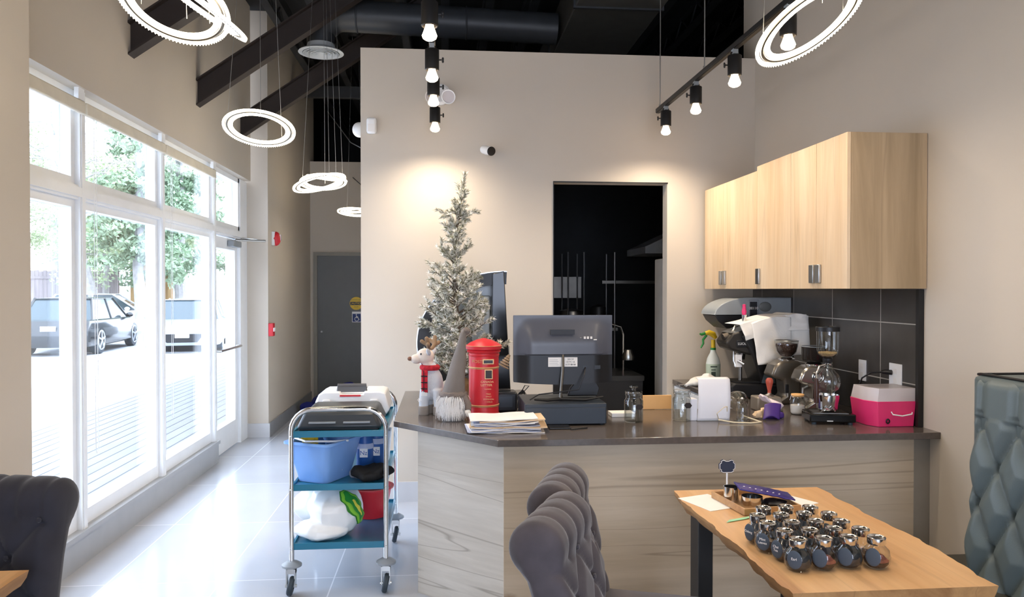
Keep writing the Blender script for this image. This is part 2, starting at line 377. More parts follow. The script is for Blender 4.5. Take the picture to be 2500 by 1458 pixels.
# windows along the left: mullions, frames, panes
for k, y in enumerate((4.60, 5.865, 7.15)):
    b = MB().box(-2.205, -2.10, y, y+.065, .2, 2.75).box(-2.10, -2.094, y+.012, y+.053, .2, 2.75)
    struct(b, 'trim_mullion_%d' % (k+1), 'white', 'white aluminium window mullion')
b = MB().box(-2.205, -2.11, 3.62, 8.15, 2.12, 2.205).box(-2.11, -2.095, 3.62, 8.15, 2.135, 2.19)
struct(b, 'trim_transom', 'white', 'white aluminium transom bar across the windows')
b = MB().box(-2.21, -2.12, 8.13, 8.399, 0, 2.75); struct(b, 'trim_jamb', 'white', 'white jamb beside the glass door')
for k, (y0, y1) in enumerate(((3.63, 4.60), (4.665, 5.865), (5.93, 7.15))):
    b = MB()
    for z0, z1 in ((.2, 2.12), (2.205, 2.75)):
        t = .045
        b.box(-2.20, -2.13, y0, y0+t, z0, z1).box(-2.20, -2.13, y1-t, y1, z0, z1).box(-2.20, -2.13, y0+t, y1-t, z0, z0+(.09 if z0 < 1 else t)).box(-2.20, -2.13, y0+t, y1-t, z1-t, z1)
    w = struct(b, 'window_%d' % (k+1), 'white', 'white framed window bay with upper and lower pane')
    for z0, z1 in ((.29, 2.075), (2.25, 2.705)):
        MB().box(-2.194, -2.186, y0+t, y1-t, z0, z1).obj('pane', 'wglass', w, smooth=False)
# pane above the door + glazed door
b = MB(); y0, y1 = 7.215, 8.13
b.box(-2.20, -2.13, y0, y0+.045, 2.205, 2.75).box(-2.20, -2.13, y1-.045, y1, 2.205, 2.75).box(-2.20, -2.13, y0, y1, 2.705, 2.75).box(-2.20, -2.13, y0, y1, 2.205, 2.25)
w = struct(b, 'window_4', 'white', 'white framed fanlight above the glass door')
MB().box(-2.194, -2.186, y0+.045, y1-.045, 2.25, 2.705).obj('pane', 'wglass', w, smooth=False)
b = MB().box(-2.21, -2.15, 7.225, 7.32, .01, 2.11).box(-2.21, -2.15, 8.03, 8.12, .01, 2.11).box(-2.21, -2.15, 7.32, 8.03, .01, .26).box(-2.21, -2.15, 7.32, 8.03, 2.0, 2.11)
d = struct(b, 'door_1', 'white', 'white aluminium glass entrance door')
MB().box(-2.194, -2.186, 7.32, 8.03, .26, 2.0).obj('pane', 'wglass', d, smooth=False)
MB().tube([(-2.15, 7.30, 1.02), (-2.09, 7.31, 1.02), (-2.09, 8.03, 1.02), (-2.15, 8.05, 1.02)], .013).obj('push_bar', 'steel', d)
cl = MB().cbox((-2.115, 7.9, 2.06), (.06, .30, .06)).obj('door_closer', 'greyplas', d, bevel=.006)
MB().tube([(-2.10, 7.86, 2.10), (-1.84, 8.02, 2.10)], .012).tube([(-1.84, 8.02, 2.10), (-2.12, 8.12, 2.135)], .009).obj('closer_arm', 'steel', cl)
# hallway door
b = MB().box(-1.85, -1.80, 10.96, 11.0, 0, 2.13).box(-1.80, -.87, 10.96, 11.0, 2.08, 2.13).box(-.92, -.87, 10.96, 11.0, 0, 2.08)
struct(b, 'trim_hall_door', 'doorframe', 'taupe metal frame of the hallway door')
b = MB().box(-1.80, -.92, 11.0, 11.045, .01, 2.08); d = struct(b, 'door_2', 'door', 'grey steel hallway door')
hk = MB().cyl((-1.74, 11, 1.0), (-1.74, 10.95, 1.0), .012).obj('handle', 'steel', d)
# roller blinds with bead chains
for k, (y0, y1, xl, zb) in enumerate(((3.63, 4.60, 0, 0), (4.62, 5.87, 4.72, .62), (5.89, 7.12, 5.99, .62))):
    where = ('over the nearest window by the wall', 'over the second window, behind the big ring pendant', 'over the window next to the glass door', 'over the glass door')[k]
    t = thing('roller_blind', 'cream roller blind cassette '+where, 'blind', (-2.065, (y0+y1)/2, 2.665), 0, 'roller blinds under the soffit')
    h = (y1-y0)/2
    MB().box(-.028, .0, -h, h, -.055, .02).obj('cassette', mat('cream_blind', 'e2dac8', .5), t, bevel=.008)
    MB().box(-.025, .0, h-.09, h-.02, .02, .085).obj('bracket', 'white', t)
    if xl:
        yy = xl-(y0+y1)/2; n = 60; zc = zb-2.665
        pts = [(-.01, yy, -.05), (-.01, yy, zc+.04), (-.01, yy+.012, zc), (-.01, yy+.028, zc), (-.01, yy+.035, zc+.04), (-.01, yy+.03, -.05)]
        MB().tube(pts, .0018, 6).obj('bead_chain', 'whiteplas', t)
# ---- overhead: braces, joists, ducts
for k, y in enumerate((5.20, 6.56, 7.89)):
    b = MB(); L = Vector((1.9, 0, 1.33)); d = L.normalized(); u = Vector((-d.z, 0, d.x))
    p0 = Vector((-2.05, y, 3.24))
    def seg(o0, o1, w0, w1):
        vs = []
        for e in (p0+u*o0-d*(0 if o0 > 0 else -.0), p0+L+u*o0): pass
        A = []
        for o_ in (o0, o1):
            st = p0+u*o_; st = st+d*((-2.05-st.x)/d.x); en = p0+L+u*o_
            for w_ in (w0, w1): A += [(st.x, y+w_, st.z), (en.x, y+w_, en.z)]
        b.add(A, [(0, 1, 3, 2), (4, 6, 7, 5), (0, 4, 5, 1), (2, 3, 7, 6), (0, 2, 6, 4), (1, 5, 7, 3)])
    seg(-.09, -.078, -.05, .05); seg(.078, .09, -.05, .05); seg(-.078, .078, -.006, .006)
    o = b.obj('steel_brace', 'beam', smooth=False)
    tag(o, ('dark brown sloping steel brace nearest the camera, behind the big ring pendants', 'dark brown sloping steel brace, middle one of the three on the left wall', 'dark brown sloping steel brace farthest back, above the single ring pendant')[k], 'beam', 'steel braces off the left wall')
k = 0
for x in [-1.7+.42*i for i in range(12)]:
    b = MB().box(x, x+.06, 4.2, 13.8, 4.48, 4.6).box(x-.01, x+.07, 4.2, 13.8, 4.28, 4.30)
    for j in range(18):
        y = 4.2+j*.5; b.tube([(x+.03, y, 4.30), (x+.03, y+.25, 4.48), (x+.03, y+.5, 4.30)], .01, 5)
    o = b.obj('ceiling_joist', mat('charcoal_steel', '2b2d30', .6), smooth=False); k += 1
    tag(o, 'black open web steel joist running away from the camera under the ceiling deck', 'joist', 'ceiling joists')
for i, (y, z) in enumerate(((7.0, 4.0), (9.3, 3.9))):
    o = MB().box(-1.9 if i else -.5, 2.9 if i else 1.02, y+.35, y+.43, z+.1, z+.24).obj('ceiling_beam', mat('charcoal_steel', '2b2d30', .6), smooth=False)
    tag(o, ('dark steel cross beam over the partition wall behind the round duct', 'dark steel cross beam far back over the hallway')[i], 'beam')
# round duct with elbow and diffuser
t = thing('round_duct', 'black round air duct with an elbow dropping to a round grille', 'duct', (-1.10, 6.95, 3.70))
pts = [(0, 0, .10), (0, 0, .20), (.03, 0, .27), (.09, 0, .33), (.17, 0, .36), (.3, 0, .36), (2.13, 0, .30)]
MB().tube(pts, [.125]*2+[.14]*5, 28).obj('pipe', 'duct', t)
for q_ in ((.32, 0, .36), (1.3, 0, .33)): MB().torus(q_, .14, .008, mtx=Matrix.Rotation(PI/2, 3, 'Y')).obj('seam_ring', 'duct', t)
v = MB().lathe([(.12, .10), (.13, .06), (.195, .03), (.2, .022), (.165, .018), (.16, .03), (.13, .05), (.10, .06)], n=40).obj('diffuser', 'vent', t)
for r in (.135, .1, .065, .03):
    MB().lathe([(r, .045), (r+.022, .015), (r+.018, .012), (r-.004, .042)], n=36, closed=True).obj('diffuser_ring', 'vent', v)
t = thing('box_duct', 'large dark rectangular duct running back over the partition wall', 'duct', (1.42, 7.2, 3.90))
MB().box(-.36, .36, -1.45, 2.2, 0, .36).obj('body', mat('dull_dark_metal', '4b4b49', .6, var=.1), t, bevel=.01)
for y in (-1.1, .4): MB().box(-.375, .375, y, y+.03, -.015, .37).obj('flange', 'duct', t)
o = MB().tube([(-1.7, 6.4, 4.2), (-.9, 6.2, 4.05), (.2, 6.3, 4.16)], .02).obj('conduit', 'duct'); tag(o, 'thin grey conduit hanging between the joists', 'pipe')
o = MB().cyl((-.98, 6.0, 4.3), (-.98, 6.0, 3.97), .012).lathe([(.0, 3.93), (.03, 3.935), (.035, 3.95), (.015, 3.97), (.02, 3.99)], (-.98, 6.0, 0)).obj('sprinkler_head', 'chrome'); tag(o, 'small shiny sprinkler head above the round duct elbow', 'sprinkler')
for i, q in enumerate((((-1.5, 10, 3.9), (-.63, 7.6, 2.9)), ((-1.3, 11, 3.2), (-.64, 8.6, 2.75)))):
    o = MB().tube([q[0], ((q[0][0]+q[1][0])/2, (q[0][1]+q[1][1])/2, (q[0][2]+q[1][2])/2-.12), q[1]], .006, 5).obj('loose_cable', mat('grey_cable', '6b6e70', .6)); tag(o, ('upper', 'lower')[i]+' thin grey cable sagging in the dark space above the hallway', 'cable', 'cables above the hallway')
# ---- wall devices
def emergency_light():
    p = aY(1075, 232, 5.75)
    t = thing('emergency_light', 'white twin head emergency lamp on the wall behind the left track lamps', 'lamp', (p.x, 5.745, p.z))
    MB().lathe([(0, 0), (.075, 0), (.08, -.0), (.078, .02), (.06, .035), (0, .036)], n=30).xf(0, Matrix.Rotation(PI/2, 4, 'X')).obj('back_plate', 'whiteplas', t)
    for sx in (-1, 1):
        r = Matrix.Rotation(sx*R_(28), 4, 'Y')@Matrix.Rotation(R_(115), 4, 'X')
        h = MB(); h.lathe([(0, -.02), (.028, -.018), (.034, .0), (.05, .075), (.053, .08), (.046, .078), (.03, .03), (0, .03)], n=24)
        h.xf(0, Matrix.Translation((sx*.075, -.07, -.02))@r)
        hh = h.obj('lamp_head', 'whiteplas', t)
        g = MB().lathe([(0, .07), (.046, .07), (.046, .073), (0, .075)], n=20).xf(0, Matrix.Translation((sx*.075, -.07, -.02))@r).obj('lens', 'clearplas', hh)
    for s_ in (-1, 1): MB().tube([(s_*.05, -.03, 0), (s_*.075, -.07, -.02)], .01).obj('swivel', 'whiteplas', t)
emergency_light()
p = aY(1190, 375, 5.75)
t = thing('security_camera', 'small white bullet security camera with black face on the partition wall', 'camera', (p.x, 5.747, p.z))
MB().cyl((0, 0, .02), (0, -.02, .02), .035).obj('mount', 'whiteplas', t)
MB().tube([(-.01, -.01, .03), (-.02, -.05, .03)], .012).obj('arm', 'whiteplas', t)
MB().cyl((-.03, -.03, .025), (.02, -.15, -.01), .032, .032, 24).obj('housing', 'whiteplas', t, bevel=.004)
MB().cyl((.02, -.15, -.01), (.0225, -.156, -.012), .034, .03, 24).obj('lens_face', 'plblack', t)
p = aY(908, 309, 5.75)
t = thing('motion_sensor', 'rounded white rectangular sensor box near the partition corner', 'sensor', (p.x, 5.748, p.z))
MB().box(-.037, .037, -.045, 0, -.06, .06).obj('housing', 'whiteplas', t, bevel=.018); MB().box(-.026, .026, -.048, -.044, -.045, .01).obj('lens_window', 'paper', t)
p = aY(873, 317, 6.1)
t = thing('dome_camera', 'white round dome device mounted behind the partition corner', 'camera', (-.66, 6.1, p.z))
MB().cyl((.04, 0, 0), (.0, 0, 0), .055).obj('mount', 'whiteplas', t); MB().ell((-.01, 0, 0), (.055, .06, .06), 20).obj('dome', 'whiteplas', t)
p = aX(666, 583, -1.9)
t = thing('fire_alarm_strobe', 'red fire alarm sounder high on the hallway wall', 'alarm', (-1.898, p.y, p.z))
MB().box(0, .03, -.06, .06, -.075, .075).obj('back_box', 'whiteplas', t); MB().ell((.03, 0, 0), (.055, .062, .08), 20).obj('sounder', 'red', t); MB().box(.06, .09, -.018, .018, -.02, .045).obj('strobe', 'clearplas', t)
p = aX(657, 805, -1.9)
t = thing('fire_pull_station', 'small red pull station lower on the hallway wall', 'alarm', (-1.898, p.y, p.z))
MB().box(0, .05, -.045, .045, -.07, .07).obj('box', 'red', t, bevel=.005); MB().box(.05, .06, -.035, .035, -.02, .02).obj('pull_bar', 'whiteplas', t)
# door signs
p = aY(870, 741, 11)
t = thing('caution_sign', 'round yellow caution sticker on the grey hallway door', 'sign', (p.x, 10.998, p.z))
MB().cyl((0, 0, 0), (0, -.004, 0), .093, n=40).obj('disc', 'yellow', t); MB().box(-.088, .088, -.007, -.004, -.024, .024).obj('band', 'plblack', t)
text('word', 'CAUTION', .042, 'yellow', t, (0, -.0085, 0), FACE); text('small_print', 'AUTOMATIC DOOR', .017, 'plblack', t, (0, -.0055, .05), FACE); text('small_print', 'DOOR', .02, 'plblack', t, (0, -.0055, -.05), FACE)
p = aY(871, 774, 11)
t = thing('accessible_sign', 'small blue wheelchair symbol sign below the yellow sticker', 'sign', (p.x, 10.998, p.z))
MB().box(-.066, .066, -.003, 0, -.076, .076).obj('plate', 'whiteplas', t); MB().box(-.058, .058, -.005, -.003, -.068, .045).obj('blue_field', mat('sign_blue', '2a3f7a', .5), t)
s = MB(); s.torus((.0, -.008, -.03), .028, .004, 24, 6, mtx=Matrix.Rotation(PI/2, 3, 'X')); s.ell((-.006, -.008, .035), .008, 10); s.tube([(-.006, -.008, .025), (-.002, -.008, -.012), (.022, -.008, -.014), (.036, -.008, -.045)], .005, 6); s.tube([(-.004, -.008, .008), (.02, -.008, .008)], .004, 6)
s.obj('wheelchair_symbol', 'whiteplas', t)
# blue bag at the hall door
t = MB().ell((0, 0, .14), (.26, .18, .15), 20).ell((.2, .02, .2), (.14, .12, .2), 16).ell((-.25, -.05, .08), (.16, .1, .07), 16).jit(.05, 6).obj('blue_bag', mat('navy_blue_fabric', '1f2a78', .7), voxel=.012, sm=2)
t.location = (-1.45, 9.9, .01); tag(t, 'dark blue fabric bag slumped on the hallway floor by the grey door', 'bag')
# ============================================================ KITCHEN BEHIND THE DOORWAY
t = thing('fridge', 'tall white fridge with a dark glass strip just inside the kitchen doorway', 'fridge', (aY(1598, 700, 6.45).x+.27, 6.30, 0))
MB().box(-.27, .35, -.15, .15, 0, 1.86).obj('body', mat('offwhite_enamel', 'e2e2e2', .35), t, bevel=.01)
MB().box(-.262, -.205, -.158, -.15, .84, 1.53).obj('glass_strip', mat('dark_glass', '3a4048', .1), t)
t = thing('range_hood', 'stainless range hood at the right of the dark kitchen', 'hood', (2.50, 8.2, 1.98))
MB().prism([(-.40, 0), (.6, 0), (.6, .5), (.35, .42), (-.40, .07)], -.4, .4, 'xz').obj('canopy', mat('pale_hood_steel', 'c4c8ca', .45), t); MB().box(.1, .6, -.2, .2, .4, 1.6).obj('flue', 'steel', t)
t = thing('wire_rack', 'tall chrome wire shelving rack in the dark kitchen', 'shelf', (1.2, 7.6, 0))
for x in (aY(1387, 700, 7.6).x-1.2, aY(1426, 700, 7.6).x-1.2, aY(1501, 700, 7.6).x-1.2):
    for y in (0, .4): MB().cyl((x, y, 0), (x, y, 1.98), .009, n=8).obj('post', 'steel', t)
for z in (.3, .75, 1.2, 1.68):
    s = MB()
    for j in range(6): s.tube([(-.33 if z < 1.6 else .5, .08*j, z), (.56 if z < 1.6 else .95, .08*j, z)], .005, 5)
    s.box(-.33 if z < 1.6 else .4, .56 if z < 1.6 else 1.0, -.005, .005, z-.02, z+.01); s.obj('wire_shelf', 'dksteel', t)
for i, (x, y, h, r, c) in enumerate(((1.0, 7.8, .22, .11, 'dksteel'), (1.32, 7.8, .16, .13, 'steel'), (1.6, 7.8, .2, .08, 'matteblack'))):
    o = MB().lathe([(0, 0), (r, 0), (r, h), (r*.95, h+.01), (.02, h+.03), (0, h+.035)], (x, y, 1.212)).obj('stock_pot', c); tag(o, ('dark steel pot on the wire rack, left', 'bright steel pot on the wire rack, middle', 'black pot on the wire rack, right')[i], 'pot', 'pots on the wire rack')
t = thing('kitchen_sink', 'black kitchen counter with a tall curved steel tap', 'sink', (1.15, 6.5, 0))
MB().box(-.32, .5, -.3, .3, 0, .84).obj('cabinet', 'plblack', t); MB().box(-.33, .51, -.31, .31, .84, .88).obj('worktop', mat('dark_worktop', '2a2b2c', .25), t)
MB().tube([(.43, .1, .88), (.43, .1, 1.2), (.4, .08, 1.27), (.3, .05, 1.3), (.15, .0, 1.33)], .009).obj('tap', 'chrome', t); MB().lathe([(0, 0), (.05, 0), (.055, .03), (.03, .09), (0, .09)], (.46, .05, .98)).obj('tap_fitting', 'steel', t)
o = MB().box(1.28, 1.62, 8.9, 9.19, 1.5, 1.75).obj('wall_cabinet', 'dksteel'); tag(o, 'dim grey box on the far kitchen wall', 'cabinet')
# ============================================================ OUTDOORS
b = MB().box(-120, -2.35, -80, 120, -.3, -.03); o = b.obj('ground_asphalt', mat('asphalt', 'b8b9bb', .9, var=.05, vs=2), smooth=False); o['kind'] = 'structure'; tag(o, 'pale parking lot paving', 'ground')
dk = tiles('deck_boards', '7c7c80', '1a1a1c', .14, 40, ('X', 'Y'), mort=.008, rough=.7)
b = MB().box(-4.7, -2.36, -6, 30, -.03, -.012); b.box(-4.73, -4.7, -6, 30, -.03, -.02, 1); o = b.obj('ground_deck', [dk, M['plblack']], smooth=False); o['kind'] = 'structure'; tag(o, 'pale boarded walkway outside the windows', 'ground')
b = MB()
for y in (17.5, 20.3, 23.1): b.box(-11.5, -6.4, y, y+.1, -.03, -.022)
o = b.obj('ground_lines', mat('road_paint', 'f2f2f2', .8), smooth=False); o['kind'] = 'structure'; tag(o, 'white parking bay lines', 'ground')
def fence(name, x0, x1, y, h, m, label, seed, cat='fence'):
    t = thing(name, label, cat, ((x0+x1)/2, y, -.03)); r = random.Random(seed); s = MB(); x = -(x1-x0)/2; h0 = h
    while x < (x1-x0)/2:
        hh = h+r.uniform(-.05, .05); s.box(x, x+.14, -.012, .012, .05, hh); x += .15
    s.obj('board_panel', m, t, smooth=False)
    n = max(2, int((x1-x0)/2.6)+1)
    for i in range(n):
        xx = -(x1-x0)/2+(x1-x0)*i/(n-1); MB().box(xx-.06, xx+.06, -.09, -.012, 0, h+.12).obj('post', m, t, smooth=False)
    for z in (.4, h-.3): MB().box(-(x1-x0)/2, (x1-x0)/2, -.05, -.012, z, z+.1).obj('rail', m, t, smooth=False)
fence('board_fence', -20.5, -12.8, 31, 2.35, wood('weathered_board', '9a8e8e', '6f6567', 'z', .6, crack=0), 'long weathered grey board fence behind the parked cars', 3)
fence('board_fence', -12.0, -10.6, 30.5, 2.75, wood('new_cedar_board', 'd8b27c', 'b98e58', 'z', .6, crack=0), 'new yellow cedar fence panel beside the birch trunk', 4)
def car(label, cat, loc, rz, body, L=4.5, Wd=1.8, H=1.42, suv=False, face=True, plate=None):
    t = thing('pickup_truck' if cat == 'truck' else 'car', label, cat, loc, rz); w = Wd/2; k = L/4.5; hb = H*.60
    low = [(-2.25*k, .35), (-2.2*k, .22), (2.12*k, .2), (2.22*k, .34), (2.2*k, .52), (2.02*k, .68*hb/.86), (1.75*k, .76*hb/.86), (1.05*k, hb), (-1.75*k, hb+.02), (-2.15*k, hb), (-2.27*k, .6)]
    b = MB()
    def loft(pr, w0, w1, m=0):
        n = len(pr); c = (sum(p[0] for p in pr)/n, sum(p[1] for p in pr)/n)
        rows = []
        for yy, s in ((-w0, .86), (-w0*.97, .95), (-w0*.86, 1), (w0*.86, 1), (w0*.97, .95), (w0, .86)):
            rows.append([(c[0]+(x-c[0])*(.9+.1*s if abs(yy) < w0 else .96), yy, max(.18, c[1]+(z-c[1])*s)) for x, z in pr])
        vs = [v for r in rows for v in r]; fs = [(i*n+j, i*n+(j+1) % n, (i+1)*n+(j+1) % n, (i+1)*n+j) for i in range(5) for j in range(n)]
        b.add(vs, fs+[tuple(range(n)), tuple(5*n+j for j in range(n-1, -1, -1))], m)
    loft(low, w, w)
    b.obj('body', body, t, ang=50)
    xr0, xr1 = (-1.75*k, 1.05*k) if suv else (-1.85*k, 1.05*k); rt = w*.72
    g = MB(); base = [(xr0, -w*.9), (xr1, -w*.9), (xr1, w*.9), (xr0, w*.9)]; top = [(xr0+.45, -rt), (xr1-.85, -rt), (xr1-.85, rt), (xr0+.45, rt)]
    g.add([(x, y, hb-.01) for x, y in base]+[(x, y, H-.04) for x, y in top], [(0, 1, 5, 4), (1, 2, 6, 5), (2, 3, 7, 6), (3, 0, 4, 7), (4, 5, 6, 7)])
    g.obj('windows', mat('car_glass', '3c4a50', .08), t, smooth=False)
    MB().grid(lambda u, v: Vector((xr0+.4+u*(xr1-xr0-1.2), (v-.5)*2*rt*1.04, H-.045+.045*math.sin(PI*v)*math.sin(PI*min(1, max(0, u*.9+.05))))), 10, 8).obj('roof', body, t, solid=.02)
    for (bx, by), (tx, ty) in list(zip(base, top))+[((-.35*k, -w*.9), (-.35*k, -rt)), ((-.35*k, w*.9), (-.35*k, rt))]:
        MB().tube([(bx, by, hb-.02), (tx, ty, H-.03)], .03, 6).obj('pillar', body, t)
    r = .34*min(1.1, H/1.4)
    for x in (-1.38*k, 1.38*k):
        for sy in (-1, 1):
            wy = sy*(w-.1)
            wh = MB().lathe([(r-.09, -.1), (r-.02, -.1), (r, -.07), (r, .07), (r-.02, .1), (r-.09, .1)], n=28).xf(0, Matrix.Translation((x, wy, r))@Matrix.Rotation(PI/2, 4, 'X')).obj('wheel', 'rubber', t)
            q = MB(); q.cyl((x, wy+sy*.05, r), (x, wy+sy*.07, r), r-.1)
            q.torus((x, wy+sy*.1, r), r-.11, .018, 24, 6, mtx=Matrix.Rotation(PI/2, 3, 'X'))
            for a in range(5): an = a*2*PI/5+.3; q.tube([(x, wy+sy*.11, r), (x+(r-.1)*math.cos(an), wy+sy*.1, r+(r-.1)*math.sin(an))], .025, 6)
            q.obj('rim', mat('alloy', 'c9ccd0', .3, .6), wh)
    for sy in (-1, 1):
        MB().ell((1.98*k, sy*w*.68, .62*hb/.86), (.2, .2, .075), 14, rot=Matrix.Rotation(sy*-.35, 3, 'Z')).obj('headlight', mat('headlamp', 'dfe3e6', .1), t)
        MB().ell((-2.14*k, sy*w*.76, hb*.8), (.1, .17, .09), 12).obj('tail_light', 'red', t)
        MB().ell((.72*k, sy*(w+.06), hb+.06), (.09, .1, .07), 12).obj('mirror', body, t)
        MB().box(2.1*k, 2.2*k, sy*w*.72-.13, sy*w*.72+.13, .3, .46).obj('fog_lamp_grille', 'plblack', t)
    MB().prism([(-.52, .50), (.52, .50), (.36, .28), (-.36, .28)], 2.14*k, 2.232*k, 'yz').obj('grille', 'plblack', t)
    MB().box(2.23*k, 2.25*k, -.17, .17, .40, .5).obj('licence_plate', 'whiteplas', t); MB().box(-2.29*k, -2.27*k, -.17, .17, .62, .74).obj('licence_plate', 'whiteplas', t)
    MB().box(-1.4*k, 1.4*k, -w*.9, w*.9, .19, .3).obj('underbody', 'plblack', t)
    return t
blk = mat('black_car_paint', '23272b', .2, .3, var=.02, coat=.6); slv = mat('silver_car_paint', 'b9bec4', .3, .4, var=.02, coat=.5); wht = mat('white_car_paint', 'e6e8ea', .3, var=.02, coat=.5)
car('black hatchback SUV parked nose away, seen through the second window', 'car', (-9.72, 21.4, -.03), R_(96), blk, 4.6, 1.8, 1.44, True)
car('silver car facing the windows, seen beside the glass door', 'car', (-7.12, 22.0, -.03), R_(-77), slv, 4.4, 1.84, 1.38)
car('white sedan behind the black SUV', 'car', (-12.0, 28.3, -.03), R_(14), wht, 4.7, 1.8, 1.5)
# pickup
t = thing('pickup_truck', 'white pickup truck seen tail first at the left end of the windows', 'truck', (-13.0, 22.9, -.03), R_(119))
MB().box(-2.7, 2.6, -.92, .92, .45, 1.05).obj('body', wht, t, bevel=.06); MB().prism([(-.6, 1.03), (1.5, 1.03), (.9, 1.62), (-.45, 1.62)], -.82, .82, 'xz').obj('cab', 'bluebin' if 0 else mat('car_glass', '3c4a50', .08), t)
MB().box(-.42, .85, -.78, .78, 1.6, 1.66).obj('roof', wht, t, bevel=.03); MB().box(-2.73, -2.70, -.8, .8, .85, 1.0).obj('tailgate_strip', 'plblack', t); MB().box(-2.85, -2.7, -.9, .9, .42, .58).obj('bumper', 'steel', t); MB().box(-2.74, -2.7, -.16, .16, .64, .76).obj('licence_plate', 'greyplas', t)
for x in (-1.6, 1.6):
    for sy in (-1, 1): MB().lathe([(.1, -.12), (.36, -.12), (.38, 0), (.36, .12), (.1, .12)], n=24).xf(0, Matrix.Translation((x, sy*.8, .38))@Matrix.Rotation(PI/2, 4, 'X')).obj('wheel', 'rubber', t)
for sy in (-1, 1): MB().box(-2.74, -2.7, sy*.85-.06, sy*.85+.06, .7, 1.0).obj('tail_light', 'red', t)
# sign post
t = thing('parking_sign', 'narrow white parking sign on a thin post behind the black SUV', 'sign', (-11.9, 25.6, -.03))
MB().cyl((0, 0, 0), (0, 0, 1.9), .03).obj('post', 'steel', t); MB().box(-.1, .1, -.05, -.03, 1.35, 2.2).obj('plate', 'whiteplas', t)
# trees outside
def leaves(mb, c, r, n, s, rr, m=0, flat=.6):
    for _ in range(n):
        d = Vector((rr.gauss(0, 1), rr.gauss(0, 1), rr.gauss(0, flat))); d.normalize(); p = Vector(c)+d*r*rr.random()**.5
        a = Vector((rr.uniform(-1, 1), rr.uniform(-1, 1), rr.uniform(-1, 1))).normalized(); q = a.cross(Vector((rr.uniform(-1, 1), rr.uniform(-1, 1), .3))).normalized()
        mb.add([p-a*s, p+q*s*.45, p+a*s, p-q*s*.45], [(0, 1, 2, 3)], m)
leafm = mat('foliage_green', 'a3ad8a', .8, var=.3, vs=.9); leafd = mat('foliage_dark', '8fa284', .8, var=.35, vs=.9); leafl = mat('foliage_light', 'bccba2', .8, var=.25, vs=.9); bark = mat('grey_bark', 'a8a3a0', .9, var=.25, vs=6, bump=.4, bs=12)
def tree(label, x, y, h, trunk_r, kind, seed, lean=(0, 0), cr=2.0, lf=leafm, z0=.15):
    r = random.Random(seed); t = thing('tree', label, 'tree', (x, y, -.03))
    top = Vector((lean[0], lean[1], h)); pts = [top*(i/8)+Vector((r.uniform(-.06, .06), r.uniform(-.06, .06), 0))*(i > 0) for i in range(9)]
    tk = MB().tube(pts, [trunk_r*(1-.8*i/8) for i in range(9)], 10); f = MB(); bn = 0
    if kind == 'conifer':
        for i in range(90):
            u = z0+(1-z0)*r.random(); L = cr*(1-u*.85)*r.uniform(.7, 1.1); a = r.uniform(0, 2*PI); p = top*u
            e = p+Vector((math.cos(a)*L, math.sin(a)*L, -.25*L)); tk.tube([p, e], [.03, .008], 4)
            for q in range(7):
                w = .25+.75*q/6; leaves(f, p.lerp(e, w), .30, 34, .095, r, flat=.35)
    else:
        for i in range(26):
            u = z0+(1-z0)*r.random(); a = r.uniform(0, 2*PI); L = cr*r.uniform(.5, 1.1); p = top*u
            m_ = p+Vector((math.cos(a)*L*.5, math.sin(a)*L*.5, r.uniform(.0, .6)*L*.5)); e = m_+Vector((math.cos(a+r.uniform(-.6, .6))*L*.6, math.sin(a)*L*.6, r.uniform(-.2, .5)*L*.5))
            tk.tube([p, m_, e], [.05, .03, .01], 5)
            for q in range(5):
                e2 = e.lerp(p, r.random()*.6)+Vector((r.gauss(0, .4), r.gauss(0, .4), r.gauss(0, .35))); tk.tube([m_.lerp(e, .5), e2], [.02, .006], 4)
                if kind == 'leafy': leaves(f, e2, .55, 110, .075, r)
                else: leaves(f, e2, .4, 14, .07, r)
    tk.obj('trunk', bark, t); f.obj('foliage', lf, t, smooth=False)
tree('leaning bare grey trunk with sparse leaves behind the black SUV', -12.0, 27.6, 7.5, .27, 'sparse', 11, (-1.9, .8), 2.6, leafl, .5)
tree('straight birch like trunk with evergreen boughs beside the cedar fence', -10.1, 26.3, 9.5, .20, 'conifer', 12, (-.1, 0), 2.3, leafd, .28)
tree('bright green bushy tree seen above the black SUV', -12.6, 29.6, 5.5, .14, 'leafy', 13, (.1, 0), 1.7, leafl, .45)
tree('tall evergreen seen through the upper pane next to the door', -9.9, 29.5, 11.5, .25, 'conifer', 14, (0, 0), 3.0, leafd, .2)
tree('bare branched tall tree seen through the second upper pane', -14.2, 25.5, 10.5, .22, 'sparse', 15, (.3, 0), 3.2, leafm, .35)
tree('hazy leafy tree behind the weathered fence', -16.5, 34, 7.5, .2, 'leafy', 16, (0, 0), 3.0, leafm, .3)
tree('hazy tree over the pickup at the left end of the windows', -15.6, 22.5, 7, .2, 'leafy', 17, (0, 0), 2.2, leafm, .25)
tree('far leafy tree between fence and sky behind the birch', -12.5, 36, 8, .2, 'leafy', 18, (0, 0), 2.6, leafm, .3)
